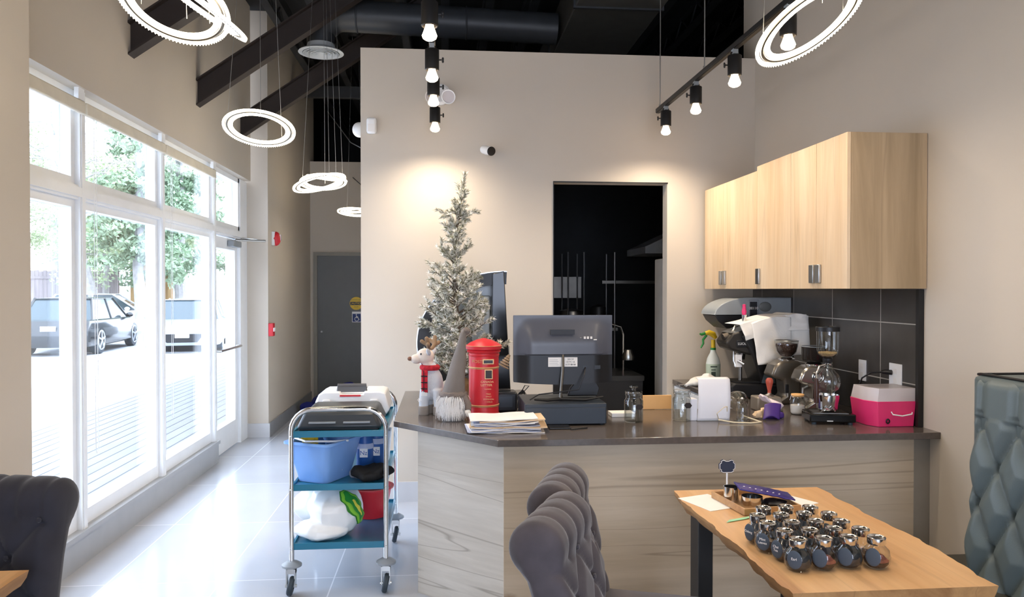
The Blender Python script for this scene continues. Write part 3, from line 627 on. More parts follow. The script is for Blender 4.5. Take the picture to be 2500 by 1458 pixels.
# ============================================================ ROOM LIGHTS, SEEN AND ADDED
def spot_head(parent_none, loc, label, sc=1.0, side=1, group='track spotlights'):
    t = thing('track_spotlight', label, 'lamp', loc, 0, group)          # loc: centre of the glowing bulb face
    MB().box(-.014, .014, -.02, .02, .135, .165).obj('track_adapter', 'greyplas', t, bevel=.003)
    MB().tube([(-.02, 0, .145), (-.02, 0, .10)], .004, 6).tube([(-.02, 0, .145), (.02, 0, .145)], .004, 6).tube([(.02, 0, .145), (.02, 0, .10)], .004, 6).obj('yoke', 'matteblack', t)
    MB().lathe([(.0, .128), (.036, .128), (.038, .125), (.038, .022), (.034, .018), (.030, .022), (.030, .03), (0, .03)], n=28).obj('can', 'matteblack', t)
    k = MB().cyl((side*.038, 0, .075), (side*.052, 0, .075), .004, n=8).ell((side*.058, 0, .08), (.006, .004, .010), 10).ell((side*.058, 0, .068), (.006, .004, .010), 10).obj('thumb_screw', 'matteblack', t)
    MB().lathe([(.018, .026), (.020, .015), (.030, -.012), (.034, -.022), (.030, -.034), (.018, -.042), (0, -.045)], n=28).obj('bulb', 'bulb', t)
    l = bpy.data.lights.new('bulb_light', 'SPOT'); l.energy = SPOT_W*sc; l.color = (1, .84, .66); l.spot_size = R_(158); l.spot_blend = .9; l.shadow_soft_size = .03
    lo = bpy.data.objects.new('bulb_light', l); COL.objects.link(lo); lo.parent = t; lo.location = (0, 0, -.055)
nm = ['nearest the camera', 'second from the camera', 'third from the camera', 'farthest, lighting the back wall']
for side, X, ys in (('left', -.065, (3.421, 4.098, 4.641, 5.392)), ('right', 1.59, (3.403, 4.054, 4.70, 5.353))):
    t = thing('light_track', 'black ceiling light track over the '+('middle of the counter' if side == 'left' else 'right, hung on thin rods'), 'track', (X, 4.2, 2.93))
    MB().box(-.017, .017, -3.0, 1.36, -.01, .018).box(-.012, .012, -3.0, 1.36, -.014, -.01).obj('rail', 'matteblack', t)
    for y in ((-.9, 1.05) if side == 'left' else (-.9, .34, 1.3)):
        MB().cyl((0, y, .018), (0, y, 1.669), .004, n=8).obj('hanger_rod', 'steel', t)
        MB().cyl((0, y, .018), (0, y, .04), .009, n=10).obj('hanger_nut', 'steel', t)
    for i, y in enumerate(ys):
        dx = (0, 0, 0, 0)[i]
        spot_head(None, (X+dx, y, 2.757), 'black spotlight with glowing bulb on the %s track, %s' % (side, nm[i]), side=1 if side == 'left' else -1, sc=1.9 if i == 3 else 1)
    for i, y in enumerate((2.4, 1.5)):  # extra unseen spotlights added on each track to light the room
        spot_head(None, (X, y, 2.757), 'added unseen black spotlight on the %s track, %s' % (side, ('just out of view overhead', 'behind the camera')[i]), side=1)
def pendant(label, loc, rings, wires, group='crystal ring pendants', big=1):
    """rings: list of (dx,dy,dz, rx, ry, radius)"""
    t = thing('ring_pendant', label, 'pendant', loc, 0, group)
    for (dx, dy, dz, rx, ry, R) in rings:
        m = Matrix.Rotation(R_(ry), 3, 'Y')@Matrix.Rotation(R_(rx), 3, 'X')
        c = (dx, dy, dz)
        rg = MB().torus(c, R-.019, .008, 72, 8, mtx=m, sz=1.0).obj('ring_frame', 'dksteel', t)
        MB().torus(c, R, .0075, 72, 8, mtx=m, sz=.9).obj('outer_led_tube', 'ringglow', rg)
        MB().torus(c, R-.041, .0115, 72, 8, mtx=m, sz=.9).obj('inner_led_tube', 'ringglow', rg)
        cr = MB(); n = 96
        for i in range(n):
            a = 2*PI*i/n; v = m@Vector(((R+.005)*math.cos(a), (R+.005)*math.sin(a), -.005)); cr.ell(Vector(c)+v, (.0032, .0032, .006), 6)
        cr.obj('crystal_trim', 'crystal', rg)
    for (x, y, z, x2) in wires:
        MB().tube([(x, y, z), (x2, y*.3, 4.6-loc[2])], .0016, 5).obj('suspension_wire', 'steel', t)
    MB().cyl((0, 0, 4.56-loc[2]), (0, 0, 4.6-loc[2]), .08).obj('ceiling_rose', 'chrome', t)
p = aY(424, 12, 3.05)
pendant('large tilted double ring crystal pendant with a crossing ring, at the top left', p, [(0, 0, 0, -24, 8, .205), (.06, .02, .03, 2, 34, .235)], [(-.12, 0, 0, -.04), (.12, .05, -.05, .05), (.0, .15, .0, 0)])
p = aY(633, 314, 4.72)
pendant('single round crystal ring pendant hanging before the left wall', p, [(0, 0, 0, -19, 1, .205)], [(-.19, 0, .02, -.03), (.05, -.18, .05, .02), (.1, .17, -.05, .04)])
p = aY(789, 444, 6.42)
pendant('cluster of crossed crystal rings hanging near the partition corner', p, [(0, 0, 0, -12, -4, .185), (-.03, 0, -.01, -6, -16, .215), (.03, 0, .03, 4, 7, .16)], [(-.17, 0, 0, -.05), (.05, 0, .03, .02), (.1, .05, .03, .04), (.16, 0, .03, .08), (.0, .1, 0, 0)])
p = aY(868, 518, 9.1)
pendant('small far crystal ring pendant half hidden by the partition', p, [(0, 0, 0, -8, 2, .205), (.02, 0, .02, -3, -4, .15)], [(-.1, 0, 0, -.03), (.1, 0, 0, .03)])
p = aY(1975, 58, 2.75)
pendant('bright tilted crystal ring pendant at the top right', p, [(0, 0, 0, -21, -24, .212)], [(-.18, 0, -.08, -.1), (.0, -.1, .04, .0), (.16, .05, .06, .12)])
for i, (x, y) in enumerate(((-1.1, 1.0), (1.35, .6), (.2, -1.2))):  # pendants added beyond the view to brighten the room
    pendant('crystal ring pendant added out of view to light the room, '+('by the left wall', 'by the right wall', 'farthest back')[i], (x, y, 2.75), [(0, 0, 0, -12, 8, .205)], [(-.19, 0, .02, -.03), (.19, 0, 0, .02)])
# ============================================================ COUNTER
b = MB()
poly = [(-.27, 4.07), (.246, 3.50), (XR, 3.50), (XR, 5.75), (1.765, 5.75), (1.765, 4.32), (.55, 4.32), (.55, 5.26), (-.27, 5.26)]
b.prism(poly, .868, .90, 'xy'); o = b.obj('counter_top', 'slab', smooth=False, bevel=.002); tag(o, 'dark grey polished stone worktop running round the service counter', 'worktop')
t = thing('service_counter', 'pale oak clad service counter with an angled corner', 'counter', (1.0, 3.8, 0))
def sh(pl): return [(x-1.0, y-3.8) for x, y in pl]
CPL = math.hypot(.42, .41)
cp = MB().box(0, CPL, 0, .03, 0, .868).obj('corner_panel', wood('window_lit_oak', 'd9d2c6', 'b7aea0', 'x', .9, crack=.5, rough=.5), t, smooth=False); cp.location = (-1.14, .21, 0); cp.rotation_euler = (0, 0, math.atan2(-.41, .42))  # same oak coloured paler here, standing in for window light on the corner
MB().prism(sh([(.28, 3.575), (2.33, 3.575), (2.33, 3.62), (.28, 3.62)]), 0, .868, 'xy').obj('front_panel', 'panel', t, smooth=False)
MB().box(1.332, 1.419, -.218, -.19, 0, .868).obj('end_filler', mat('taupe_filler', '8d867c', .6), t, smooth=False)
MB().prism(sh([(-.10, 4.05), (.28, 3.66), (2.40, 3.62), (2.40, 4.28), (.50, 4.28), (.50, 5.2), (-.10, 5.2)]), 0.0, .866, 'xy').obj('carcass', 'white', t, smooth=False)
t = thing('base_cabinet', 'white base cabinet under the worktop along the right wall', 'cabinet', (2.1, 5.0, 0))
MB().box(-.31, .31, -.70, .73, 0, .866).obj('body', 'white', t, smooth=False)
for y0, y1 in ((-.69, -.24), (-.23, .24), (.25, .72)):
    d = MB().box(-.33, -.312, y0, y1, .1, .855).obj('door', 'white', t, bevel=.003); MB().box(-.345, -.33, y1-.06, y1-.04, .62, .8).obj('handle', 'steel', d)
# backsplash + trim
b = MB().box(XR-.012, XR-.001, 3.66, 5.749, .901, 1.602); struct(b, 'wall_tile_splashback', 'splash', 'dark tiled splashback on the right wall')
b = MB().box(1.80, XR-.013, 5.738, 5.749, .901, 1.602)
b = MB().box(XR-.03, XR-.001, 3.635, 3.659, .901, 1.60); struct(b, 'trim_splashback', 'matteblack', 'black edge trim at the end of the splashback')
# upper cabinets
XF = 2.0
def cabinet(label, ys, ztop, loc_y0, loc_y1, handles, zd=None):
    t = thing('wall_cabinet', label, 'cabinet', (XR-.003, (loc_y0+loc_y1)/2, 1.604)); cy = (loc_y0+loc_y1)/2
    MB().box(XF+.02-XR, 0, loc_y0-cy+.001, loc_y1-cy-.001, 0, ztop-1.604).obj('carcass', wood('grey_brown_wood', 'c9ae8a', '98805f', 'z', .8, crack=.2, rough=.5), t, smooth=False, bevel=.001)  # carcass wood is darker and greyer than the doors
    for i in range(len(ys)-1):
        zt = (zd[i] if zd else ztop)-1.604
        d = MB().box(XF-XR, XF-XR+.0185, ys[i]-cy+.0015, ys[i+1]-cy-.0015, 0, zt).obj('door', 'maple', t, smooth=False, bevel=.001)
        hy = (ys[i]-cy+.008 if handles[i] < 0 else ys[i+1]-cy-.058)
        MB().box(XF-XR-.014, XF-XR, hy, hy+.05, .03, .13).obj('handle', 'steel', d, bevel=.003)
YA = [aX(x, 500, XF).y for x in (2070, 1994, 1932, 1849, 1767, 1722)]
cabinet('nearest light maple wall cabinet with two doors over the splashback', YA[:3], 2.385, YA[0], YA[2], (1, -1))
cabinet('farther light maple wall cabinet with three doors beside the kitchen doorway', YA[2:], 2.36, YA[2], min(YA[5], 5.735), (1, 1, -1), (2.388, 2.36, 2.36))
# towel dispenser on the splashback wall
t = thing('towel_dispenser', 'grey curved paper towel dispenser on the tiled wall under the cabinets', 'dispenser', (XR-.013, 5.22, 1.33))
prof = [(0, 0), (0, .215), (-.30, .215)]+[(-.30-.25*math.sin(a*PI/2/10), .215-.12+.12*math.cos(a*PI/2/10)) for a in range(1, 11)]
MB().prism(prof+[(-.55, .095), (-.30, .095), (-.30, 0)][:1]+[(-.30, .095), (-.30, 0)], -.14, .14, 'xz').obj('cover', mat('cool_grey_plastic', '9aa0a3', .4), t, bevel=.006)
MB().prism([(-.30, .0), (-.30, .094), (-.545, .094), (-.52, .05), (-.46, .0)], -.13, .13, 'xz').obj('lower_shell', 'plblack', t, bevel=.006)
MB().box(-.32, -.24, -.152, -.14, -.005, .20).obj('side_frame', 'greyplas', t, bevel=.004); MB().box(-.305, -.255, -.157, -.152, .02, .185).obj('side_window', 'plblack', t)
text('dial_marks', '00110', .026, 'paper', t, (-.28, -.158, .14), FACE)
for x in (-.295, -.265): MB().ell((x, -.158, .07), .007, 8).obj('knob', 'chrome', t)
MB().ell((-.19, -.14, .15), (.045, .006, .035), 16).obj('logo_badge', mat('badge_grey', '6f716f', .4), t)
# outlets
for i, (x, y, lb) in enumerate(((2107, 904, 'white switch plate on the dark tiles, the farther one'), (2188, 918, 'white socket plate with a black plug in it, the nearer one'))):
    p = aX(x, y, XR-.012)
    t = thing('wall_plate', lb, 'outlet', (XR-.0125, p.y, p.z), 0, 'wall plates on the splashback')
    MB().box(-.006, 0, -.038-.006*i*3, .038+.006*i*3, -.06-.006*i, .06+.006*i).obj('plate', 'whiteplas', t, bevel=.002)
    for z in (-.025, .025): MB().box(-.0075, -.006, -.014, .014, z-.014, z+.014).obj('socket_face', 'paper', t)
    if i:
        PL = (p.y, p.z)
t = thing('power_plug', 'black power plug and cord running from the socket down behind the pink box', 'cable', (XR-.019, PL[0]+.03, PL[1]+.015))
MB().tube([(0, 0, 0), (-.03, .012, .002), (-.045, .02, .0)], [.014, .013, .008]).obj('plug', 'plblack', t)
zz = .902-PL[1]-.015+.006
MB().tube([(-.04, .02, 0), (-.08, .06, -.005), (-.11, .1, -.04), (-.12, .12, -.10), (-.12, .13, zz+.03), (-.13, .18, zz), (-.2, .25, zz)], .0045, 8).obj('cord', 'plblack', t)
# ============================================================ CHAIRS, TABLES, BOOTH
def roll_chair(name, label, m, loc, rz, group=None, w=.38, crown=0.0, tufted=True):
    """local: faces +X, width along Y, base at the floor"""
    t = thing(name, label, 'chair', loc, rz, group)
    pf = [(.03, .44), (.015, .55), (-.005, .66), (-.03, .77), (-.052, .84)]
    cx, cz, r = -.125, .892, .078
    for a in range(-10, 225, 12): pf.append((cx+r*math.cos(R_(a)), cz+r*math.sin(R_(a))))
    nf = 8
    pf += [(-.150, .80), (-.125, .72), (-.105, .6), (-.09, .44)]
    # resample finely
    P = [Vector((x, 0, z)) for x, z in pf]; Q = []
    for i in range(len(P)-1):
        k = max(1, int((P[i+1]-P[i]).length/.012))
        for j in range(k): Q.append(P[i].lerp(P[i+1], j/k))
    Q.append(P[-1]); S = [0]
    for i in range(1, len(Q)): S.append(S[-1]+(Q[i]-Q[i-1]).length)
    tot = S[-1]; ntop = .52
    nu = 48; vs = []; n = len(Q)
    for j in range(nu+1):
        u = j/nu; y = (u-.5)*w; edge = min(u, 1-u)*w
        for i in range(n):
            tg = (Q[min(i+1, n-1)]-Q[max(i-1, 0)]).normalized(); nr = Vector((tg.z, 0, -tg.x))
            s = S[i]; d = 0
            if tufted:
                if s < .42:
                    a = y/.095; c = (s-.42)/.125
                    p1, p2 = (a+c)*.5, (a-c)*.5
                    v = min(abs(p1-round(p1)), abs(p2-round(p2)))*2
                    bt = math.exp(-(((p1-round(p1))**2+(p2-round(p2))**2))/.012)
                    d = .020*(min(1, v*2.2)**.5)-.020*bt-.008
                elif s < .78:
                    a = y/.095/1.0; v = abs(a/1-round(a/1)); d = .010*min(1, v*3.5)**.5-.006
                else: d = 0
            if edge < .02: d -= .012*(1-edge/.02)**2
            fall = crown*(1-(2*u-1)**2)-crown*.5*abs(2*u-1)**4
            q = Q[i]+nr*d; zf = max(0, (q.z-.7)/.27)
            vs.append(Vector((q.x, y, q.z+fall*zf)))
    fs = [(j*n+i, j*n+i+1, (j+1)*n+i+1, (j+1)*n+i) for j in range(nu) for i in range(n-1)]+[((j)*n+n-1, j*n, (j+1)*n, (j+1)*n+n-1) for j in range(nu)]
    b = MB(); b.add(vs, fs)
    for j, sg in ((0, -1), (nu, 1)):      # padded end caps
        ring = [j*n+i for i in range(n)]; cz_ = Vector((0, 0, 0))
        o = len(b.v)
        front = [i for i in range(n)]
        # fan in strips to a spine line inside the profile
        sp = []
        for i in range(n):
            z = Q[i].z
            sz_ = min(z, cz); sx_ = cx+(cz-sz_)*.20
            sp.append(Vector((sx_, (w/2)*sg+sg*.012, sz_)))
        b.v += sp
        b.v += [vs[ring[i]].lerp(sp[i], .35)+Vector((0, sg*.009, 0)) for i in range(n)]
        for i in range(n-1):
            f1 = (ring[i], ring[i+1], o+n+i+1, o+n+i); f2 = (o+n+i, o+n+i+1, o+i+1, o+i)
            for f in (f1, f2): b.f.append(f if sg < 0 else f[::-1]); b.m.append(0)
    back = b.obj('backrest', m, t, ang=180)
    if tufted:
        for r_ in range(4):
            s = .42-.125*r_
            i = min(range(n), key=lambda k: abs(S[k]-s))
            for a in range(-3, 4):
                if (a+r_) % 2 == 0 and abs(a*.095) < w/2-.02 and s > 0.02: MB().ell(Q[i]+Vector((.004, a*.095, 0)), (.006, .009, .009), 8).obj('tufting_button', m, back)
    MB().box(-.05, .50, -w/2-.01, w/2+.01, .34, .505).jit(.003, 6).obj('seat', m, t, bevel=.035, ang=180)
    for x, y, dx in ((.40, w/2-.03, .02), (.40, -w/2+.03, .02), (-.05, w/2-.03, -.06), (-.05, -w/2+.03, -.06)):
        MB().tube([(x, y, .34), (x+dx, y, 0)], [.022, .014], 10).obj('leg', mat('dark_walnut', '33241b', .5), t)
    return t
g = 'grey rolled back dining chairs'
roll_chair('dining_chair', 'grey velvet tufted dining chair nearest the camera in the centre', 'velvet', (.437, 2.195, 0), R_(-24), g).scale = (1, 1, .98)
roll_chair('dining_chair', 'grey velvet tufted dining chair behind the nearest one, by the counter', 'velvet', (.522, 2.60, 0), R_(-19), g).scale = (1, 1, .98)
roll_chair('dining_chair', 'charcoal velvet rolled back chair at the lower left by the wall', 'navy', (-1.505, 2.57, 0), R_(-103), None, w=.44)
def live_table(label, x0, x1, y0, y1, seed, legs, jag=.02):
    t = thing('dining_table', label, 'table', ((x0+x1)/2, (y0+y1)/2, 0)); w = (x1-x0)/2; h = (y1-y0)/2; r = random.Random(seed)
    n = 40
    def e(k, s): return jag*(noise.noise(Vector((k*.16, s*7.3, seed)))+.4*noise.noise(Vector((k*.6, s*3.3, seed))))
    L = [(-w+e(i, 1), -h+2*h*i/n) for i in range(n+1)]; Rr = [(w+e(i, 2), -h+2*h*i/n) for i in range(n+1)]
    top = L+Rr[::-1]; b = MB(); N = len(top)
    vs = []
    for (x, y), s in [(p, 0) for p in top]: vs.append((x, y, .75))
    for i, (x, y) in enumerate(top): vs.append((x*(1-.012-.02*abs(noise.noise(Vector((i*.5, 2, seed))))), y*.998, .728))
    for i, (x, y) in enumerate(top): vs.append((x*(.93+.03*noise.noise(Vector((i*.4, 5, seed)))), y*.995, .703))
    fs = [tuple(range(N))]+[tuple(range(3*N-1, 2*N-1, -1))]
    b.add(vs, fs)
    o_ = 0
    for k in range(2):
        for i in range(N): b.f.append((k*N+i, (k+1)*N+i, (k+1)*N+(i+1) % N, k*N+(i+1) % N)); b.m.append(1)
    b.obj('table_top', ['tablew', 'tableedge'], t, ang=25)
    for (lx, ly) in legs:
        MB().box(lx-.03, lx+.03, ly-.05, ly+.05, .0, .70).obj('leg', 'matteblack', t, bevel=.003)
    ys = sorted(set(l[1] for l in legs))
    for y in ys:
        xs = [l[0] for l in legs if l[1] == y]
        if len(xs) > 1: MB().box(min(xs)+.03, max(xs)-.03, y-.03, y+.03, .64, .70).obj('cross_bar', 'matteblack', t)
    return t
live_table('honey wood live edge table with spice jars on it', .96, 1.595, 2.03, 3.12, 5, ((-.235, .42), (.235, .42), (-.235, -.42), (.235, -.42)))
tc_ = aZ(72, 1392, .75)
t_ = live_table('corner of a honey wood table at the lower left', tc_.x-.6, tc_.x, .95, tc_.y, 9, ((-.2, .3), (.2, .3), (-.2, -.5), (.2, -.5)), jag=.008)
# booth bench along the right wall
t = thing('booth_bench', 'blue grey tufted leather booth bench along the right wall', 'bench', (2.232, 1.0, 0)); t.scale = (1, 1, .986)
def tuft(u, v):
    y = -3.0+u*4.93; z = .40+v*.875
    a = (y-1.93+.075)/.095; c = (z-1.075)/.162
    p1, p2 = (a+c)*.5, (a-c)*.5
    q1, q2 = p1-round(p1), p2-round(p2)
    vv = min(abs(q1), abs(q2))*2
    d = .035*(min(1, vv*1.6)**.55)-.03*math.exp(-(q1*q1+q2*q2)/.01)
    if z > 1.1: d = .030*min(1, abs(a/2-round(a/2))*5)**.5 if ((1.1-z) < 0) else d
    if z > 1.13: d = d*.6+.012
    ed = min(1, (1-u)*4.93/.05); tp = min(1, (1-v)*.875/.05)
    d = d*min(ed, 1)-.05*(1-ed)**2-.045*(1-tp)**2
    x = -.115+.055*v**1.0-d
    return Vector((x, y, z))
b = MB().grid(tuft, 560, 110); b.obj('tufted_back', 'teal', t, ang=180, recalc=False)
b = MB().box(-.075, .18, -3.0, 1.925, .40, 1.268); b.obj('back_shell', 'teal', t, bevel=.02)
MB().tube([(-.055, -3.0, 1.274), (-.055, 1.9, 1.274), (-.05, 1.925, 1.27), (.175, 1.925, 1.27)], .006, 6).obj('piping', 'plblack', t)
MB().box(-.60, -.06, -3.0, 2.14, .36, .45).obj('seat_cushion', 'darkseat', t, bevel=.03)
MB().box(-.05, .18, 1.94, 2.14, .0, .44).box(-.56, -.05, -3.0, 2.1, 0, .36).obj('plinth', 'darkseat', t, bevel=.005)
# ============================================================ TROLLEY
t = thing('service_trolley', 'chrome three tier trolley with teal shelves at the end of the counter', 'trolley', (-.555, 4.45, 0))
WX, DY = .245, .40
for sy in (-1, 1):
    y = sy*DY
    pts = [(-WX, y, .14)]+[(-WX, y, .86)]+[(-WX+.11-.11*math.cos(R_(a)), y, .86+.11*math.sin(R_(a))) for a in range(15, 91, 15)]+[(WX-.11+.11*math.sin(R_(a)), y, .86+.11*math.cos(R_(a))) for a in range(0, 91, 15)]+[(WX, y, .14)]
    MB().tube(pts, .0135, 12).obj('end_frame', 'chrome', t)
for z in (.845, .565, .255):
    b = MB().box(-WX+.01, WX-.01, -DY, DY, z-.006, z)
    for (x0, x1, y0, y1) in ((-WX+.012, WX-.012, -DY-.008, -DY+.004), (-WX+.012, WX-.012, DY-.004, DY+.008), (-WX+.0, -WX+.013, -DY, DY), (WX-.013, WX, -DY, DY)): b.box(x0, x1, y0, y1, z-.022, z+.012)
    b.obj('shelf', 'tealshelf', t, bevel=.002)
for sx in (-1, 1):
    for sy in (-1, 1):
        x, y = sx*WX, sy*DY
        for z in (.83, .55, .24): MB().ell((x-sx*0, y-.014, z), (.006, .004, .006), 8).obj('bolt', 'chrome', t)
        c = MB().lathe([(.014, .175), (.03, .172), (.052, .158), (.052, .148), (.03, .14), (.012, .14)], (x, y, 0), n=24).obj('caster_bumper', 'greyplas', t)
        w = MB().lathe([(.02, -.014), (.044, -.014), (.05, -.008), (.05, .008), (.044, .014), (.02, .014)], n=26, closed=True).xf(0, Matrix.Translation((x+.0, y-.02, .05))@Matrix.Rotation(PI/2, 4, 'Y')@Matrix.Rotation(.2, 4, 'Y')).obj('wheel', 'rubber', c)
        MB().box(x-.024, x-.018, y-.035, y-.0, .045, .14).box(x+.018, x+.024, y-.035, y-.0, .045, .14).box(x-.024, x+.024, y-.03, y+.012, .115, .14).cyl((x-.03, y-.02, .05), (x+.03, y-.02, .05), .008).obj('fork', 'steel', c)
TX, TY = -.555, 4.45
# things on the trolley
t = thing('bus_tub', 'upturned dark grey plastic tray on top of the trolley', 'tray', (TX, 4.30, .8465))
b = MB(); b.add([(-.23, -.22, .012), (.22, -.22, .012), (.22, .2, .012), (-.23, .2, .012), (-.19, -.19, .10), (.18, -.19, .10), (.18, .17, .105), (-.19, .17, .105)], [(3, 2, 1, 0), (4, 5, 6, 7), (0, 1, 5, 4), (1, 2, 6, 5), (2, 3, 7, 6), (3, 0, 4, 7)])
b.obj('tub', mat('dark_grey_plastic', '34383b', .35), t, bevel=.018)
MB().box(-.215, .205, -.205, .185, 0, .022).obj('rim', 'plblack', t, bevel=.006)
MB().box(-.16, -.02, -.235, -.214, .045, .052).obj('ridge', 'greyplas', t); MB().box(.02, .16, -.235, -.214, .045, .052).obj('ridge', 'greyplas', t)
t = thing('tool_case', 'white plastic case with a dark carry handle at the back of the trolley', 'case', (-.548, 4.69, .8575)); t.scale = (.87, .86, 1)
MB().prism([(-.255, 0), (.235, 0), (.255, .03), (.225, .125), (.19, .135), (.08, .135), (.075, .12), (-.075, .12), (-.08, .135), (-.19, .135), (-.225, .12)], -.16, .16, 'xz').obj('body', 'whiteplas', t, bevel=.012)
MB().tube([(-.10, -.1, .13), (-.10, -.1, .168), (.09, -.1, .168), (.09, -.1, .13)], .011, 8).box(-.10, .09, -.106, -.094, .128, .165).obj('handle', mat('warm_dark_grey', '5a5a5c', .4), t)
MB().box(-.08, .06, -.165, -.155, .108, .118).obj('red_latch', 'red', t)
for x in (-.17, .15): MB().box(x-.025, x+.025, -.17, -.158, .05, .09).obj('latch', 'whiteplas', t, bevel=.004)
z = .5668
t = thing('blue_bucket', 'rectangular light blue bucket on the middle trolley shelf', 'bucket', (-.655, 4.23, z), R_(-27))
b = MB()
def rr(w, h, zz, c=.03):
    return [Vector((x*(w-c)+c*math.cos(a), y*(h-c)+c*math.sin(a), zz)) for x, y, a0 in ((1, 1, 0), (-1, 1, PI/2), (-1, -1, PI), (1, -1, 1.5*PI)) for a in (a0, a0+PI/6, a0+PI/3, a0+PI/2)]
lv = [rr(.095, .12, 0), rr(.135, .165, .205), rr(.150, .18, .208), rr(.150, .18, .22), rr(.132, .162, .22), rr(.092, .118, .006)]
vs = [v for l in lv for v in l]; n = 16
b.add(vs, [(i*n+j, i*n+(j+1) % n, (i+1)*n+(j+1) % n, (i+1)*n+j) for i in range(5) for j in range(n)]+[tuple(range(n-1, -1, -1)), tuple(5*n+j for j in range(n))]).obj('tub', 'blueplas', t, ang=30)
MB().tube([(-.15, .0, .215), (-.12, -.10, .226), (.0, -.17, .230), (.12, -.10, .226), (.15, .0, .215)], .006, 8).obj('bail_handle', 'whiteplas', t)
t = thing('cleaning_brush', 'blue handled brush standing in the light blue bucket', 'brush', (-.63, 4.22, z+.01), R_(-20))
MB().tube([(.02, 0, .06), (.0, .0, .16), (-.03, -.02, .243)], [.012, .012, .009]).obj('handle', 'blueplas', t); MB().ell((.03, 0, .04), (.05, .025, .03), 12).obj('bristles', 'whiteplas', t)
t = thing('rubber_glove', 'bright yellow rubber glove stuffed in the light blue bucket', 'glove', (-.72, 4.16, z+.12))
b = MB().ell((0, 0, .05), (.045, .03, .06), 14)
for a in range(5): b.tube([(-.03+.015*a, 0, .08), (-.045+.02*a, -.01, .125+.004*(a % 2))], [.011, .009], 8)
b.obj('glove_body', 'yellow', t, voxel=.004, sm=2)
for i, (x, y, lb, lh) in enumerate(((-.455, 4.40, 'ribbed blue cleaning bottle with a pale band, nearer the bucket', .2), (-.39, 4.44, 'ribbed blue cleaning bottle with a pale band, behind on the right', .22))):
    t = thing('cleaning_bottle', lb, 'bottle', (x, y, z), 0, 'blue bottles on the trolley')
    MB().lathe([(0, 0), (.045, 0), (.05, .01), (.048, .06), (.05, .065), (.05, lh-.06), (.045, lh-.02), (.045, lh), (0, lh)], n=24, sx=1, sy=1).obj('body', 'bluebin', t)
    MB().lathe([(.0515, lh-.075), (.0515, lh-.045)], n=24).obj('pale_band', 'papertint', t, recalc=False)
    MB().box(-.025, .02, -.054, -.050, .08, .13).obj('label_plate', 'paper', t); text('lettering', 'Nz', .035, 'bluebin', t, (-.003, -.0548, .105), FACE)
    MB().lathe([(.02, lh), (.02, lh+.015), (0, lh+.015)], n=16).obj('cap', 'whiteplas', t)
t = MB().ell((-.37, 4.17, z+.042), (.10, .07, .036), 18).ell((-.44, 4.12, z+.05), (.06, .05, .04), 14).ell((-.40, 4.085, z+.03), (.07, .035, .025), 14).ell((-.36, 4.13, z+.066), (.06, .06, .025), 14).jit(.02, 18).obj('black_cloth', mat('black_fabric', '0c0c0e', .8), voxel=.006, sm=1)
tag(t, 'crumpled black cloth hanging over the front of the middle trolley shelf', 'cloth')
t = thing('glass_jug', 'small clear plastic cup lying behind the black cloth', 'cup', (-.485, 4.20, z+.027))
MB().lathe([(.018, -.035), (.026, -.03), (.03, .035), (.027, .035), (.023, -.026), (0, -.03)], n=24).xf(0, Matrix.Rotation(R_(75), 4, 'X')@Matrix.Rotation(.5, 4, 'Y')).obj('cup', 'clearplas', t)
t = thing('plastic_basket', 'small white basket with rags behind the blue bottles', 'basket', (-.385, 4.62, z))
MB().prism([(-.05, 0), (.05, 0), (.065, .19), (-.065, .19)], -.06, .06, 'xz').obj('basket', 'whiteplas', t, bevel=.006); MB().ell((0, -.0, .20), (.055, .05, .03), 14).jit(.02, 25).obj('rags', 'tan', t)
z = .2568
b = MB().ell((-.59, 4.23, z+.135), (.15, .15, .132), 22).ell((-.73, 4.36, z+.13), (.12, .11, .105), 18).ell((-.66, 4.15, z+.05), (.14, .09, .05), 16).ell((-.62, 4.25, z+.21), (.10, .10, .06), 16).jit(.030, 7).jit(.009, 26)
t = b.obj('shopping_bag', mat('white_bag_plastic', 'eceeee', .35, var=.02), voxel=.006, sm=1); tag(t, 'bulging white plastic carrier bag with green print on the bottom trolley shelf', 'bag')
# printed green leaf patch follows the bag bulge
def patch(u, v, dd):
    e = -.45+v*1.55; a = -1.42+u*.80+.55*(1-v)*.9
    c = Vector((-.59, 4.23, z+.135)); k = 1+dd/.14
    p = c+Vector((.15*k*math.cos(e)*math.cos(a), .15*k*math.cos(e)*math.sin(a), .132*k*math.sin(e)))
    p = p+noise.noise_vector(p*7)*.030
    return p+noise.noise_vector(p*26)*.009
for mname, f_, (ua, ub, va, vb), dd in (('print_dark_green', '2f7d2a', (0, 1, 0, 1), .006), ('print_green', '7fc23a', (.08, .92, .03, .97), .0085), ('print_deep_green', '2a8a35', (.25, .8, .1, .9), .011), ('print_yellow', 'd8d24a', (.42, .62, .18, .6), .0135)):
    def pf_(u, v, q=(ua, ub, va, vb), d=dd):
        w_ = math.sin(PI*min(1, max(0, .08+.84*v)))**.55; uu = .5+(u-.5)*w_+.05*math.sin(v*14)
        return patch(q[0]+(q[1]-q[0])*uu, q[2]+(q[3]-q[2])*v, d)
    MB().grid(pf_, 14, 22).obj('printed_leaf', mat(mname, f_, .4), t, recalc=False)
t = thing('red_basin', 'round red plastic basin behind the white bag on the bottom trolley shelf', 'basin', (-.435, 4.55, z))
MB().lathe([(0, 0), (.085, 0), (.12, .165), (.135, .17), (.135, .178), (.116, .176), (.08, .006), (0, .006)], n=36).obj('bowl', 'red', t)
# ============================================================ THINGS ON THE COUNTER
ZC = .9005
def on(x, y, z=ZC): return aZ(x, y, z)
def SB(p, dx, dy, z): return (p.x*(p.y+dy)/p.y+dx, p.y+dy, z)
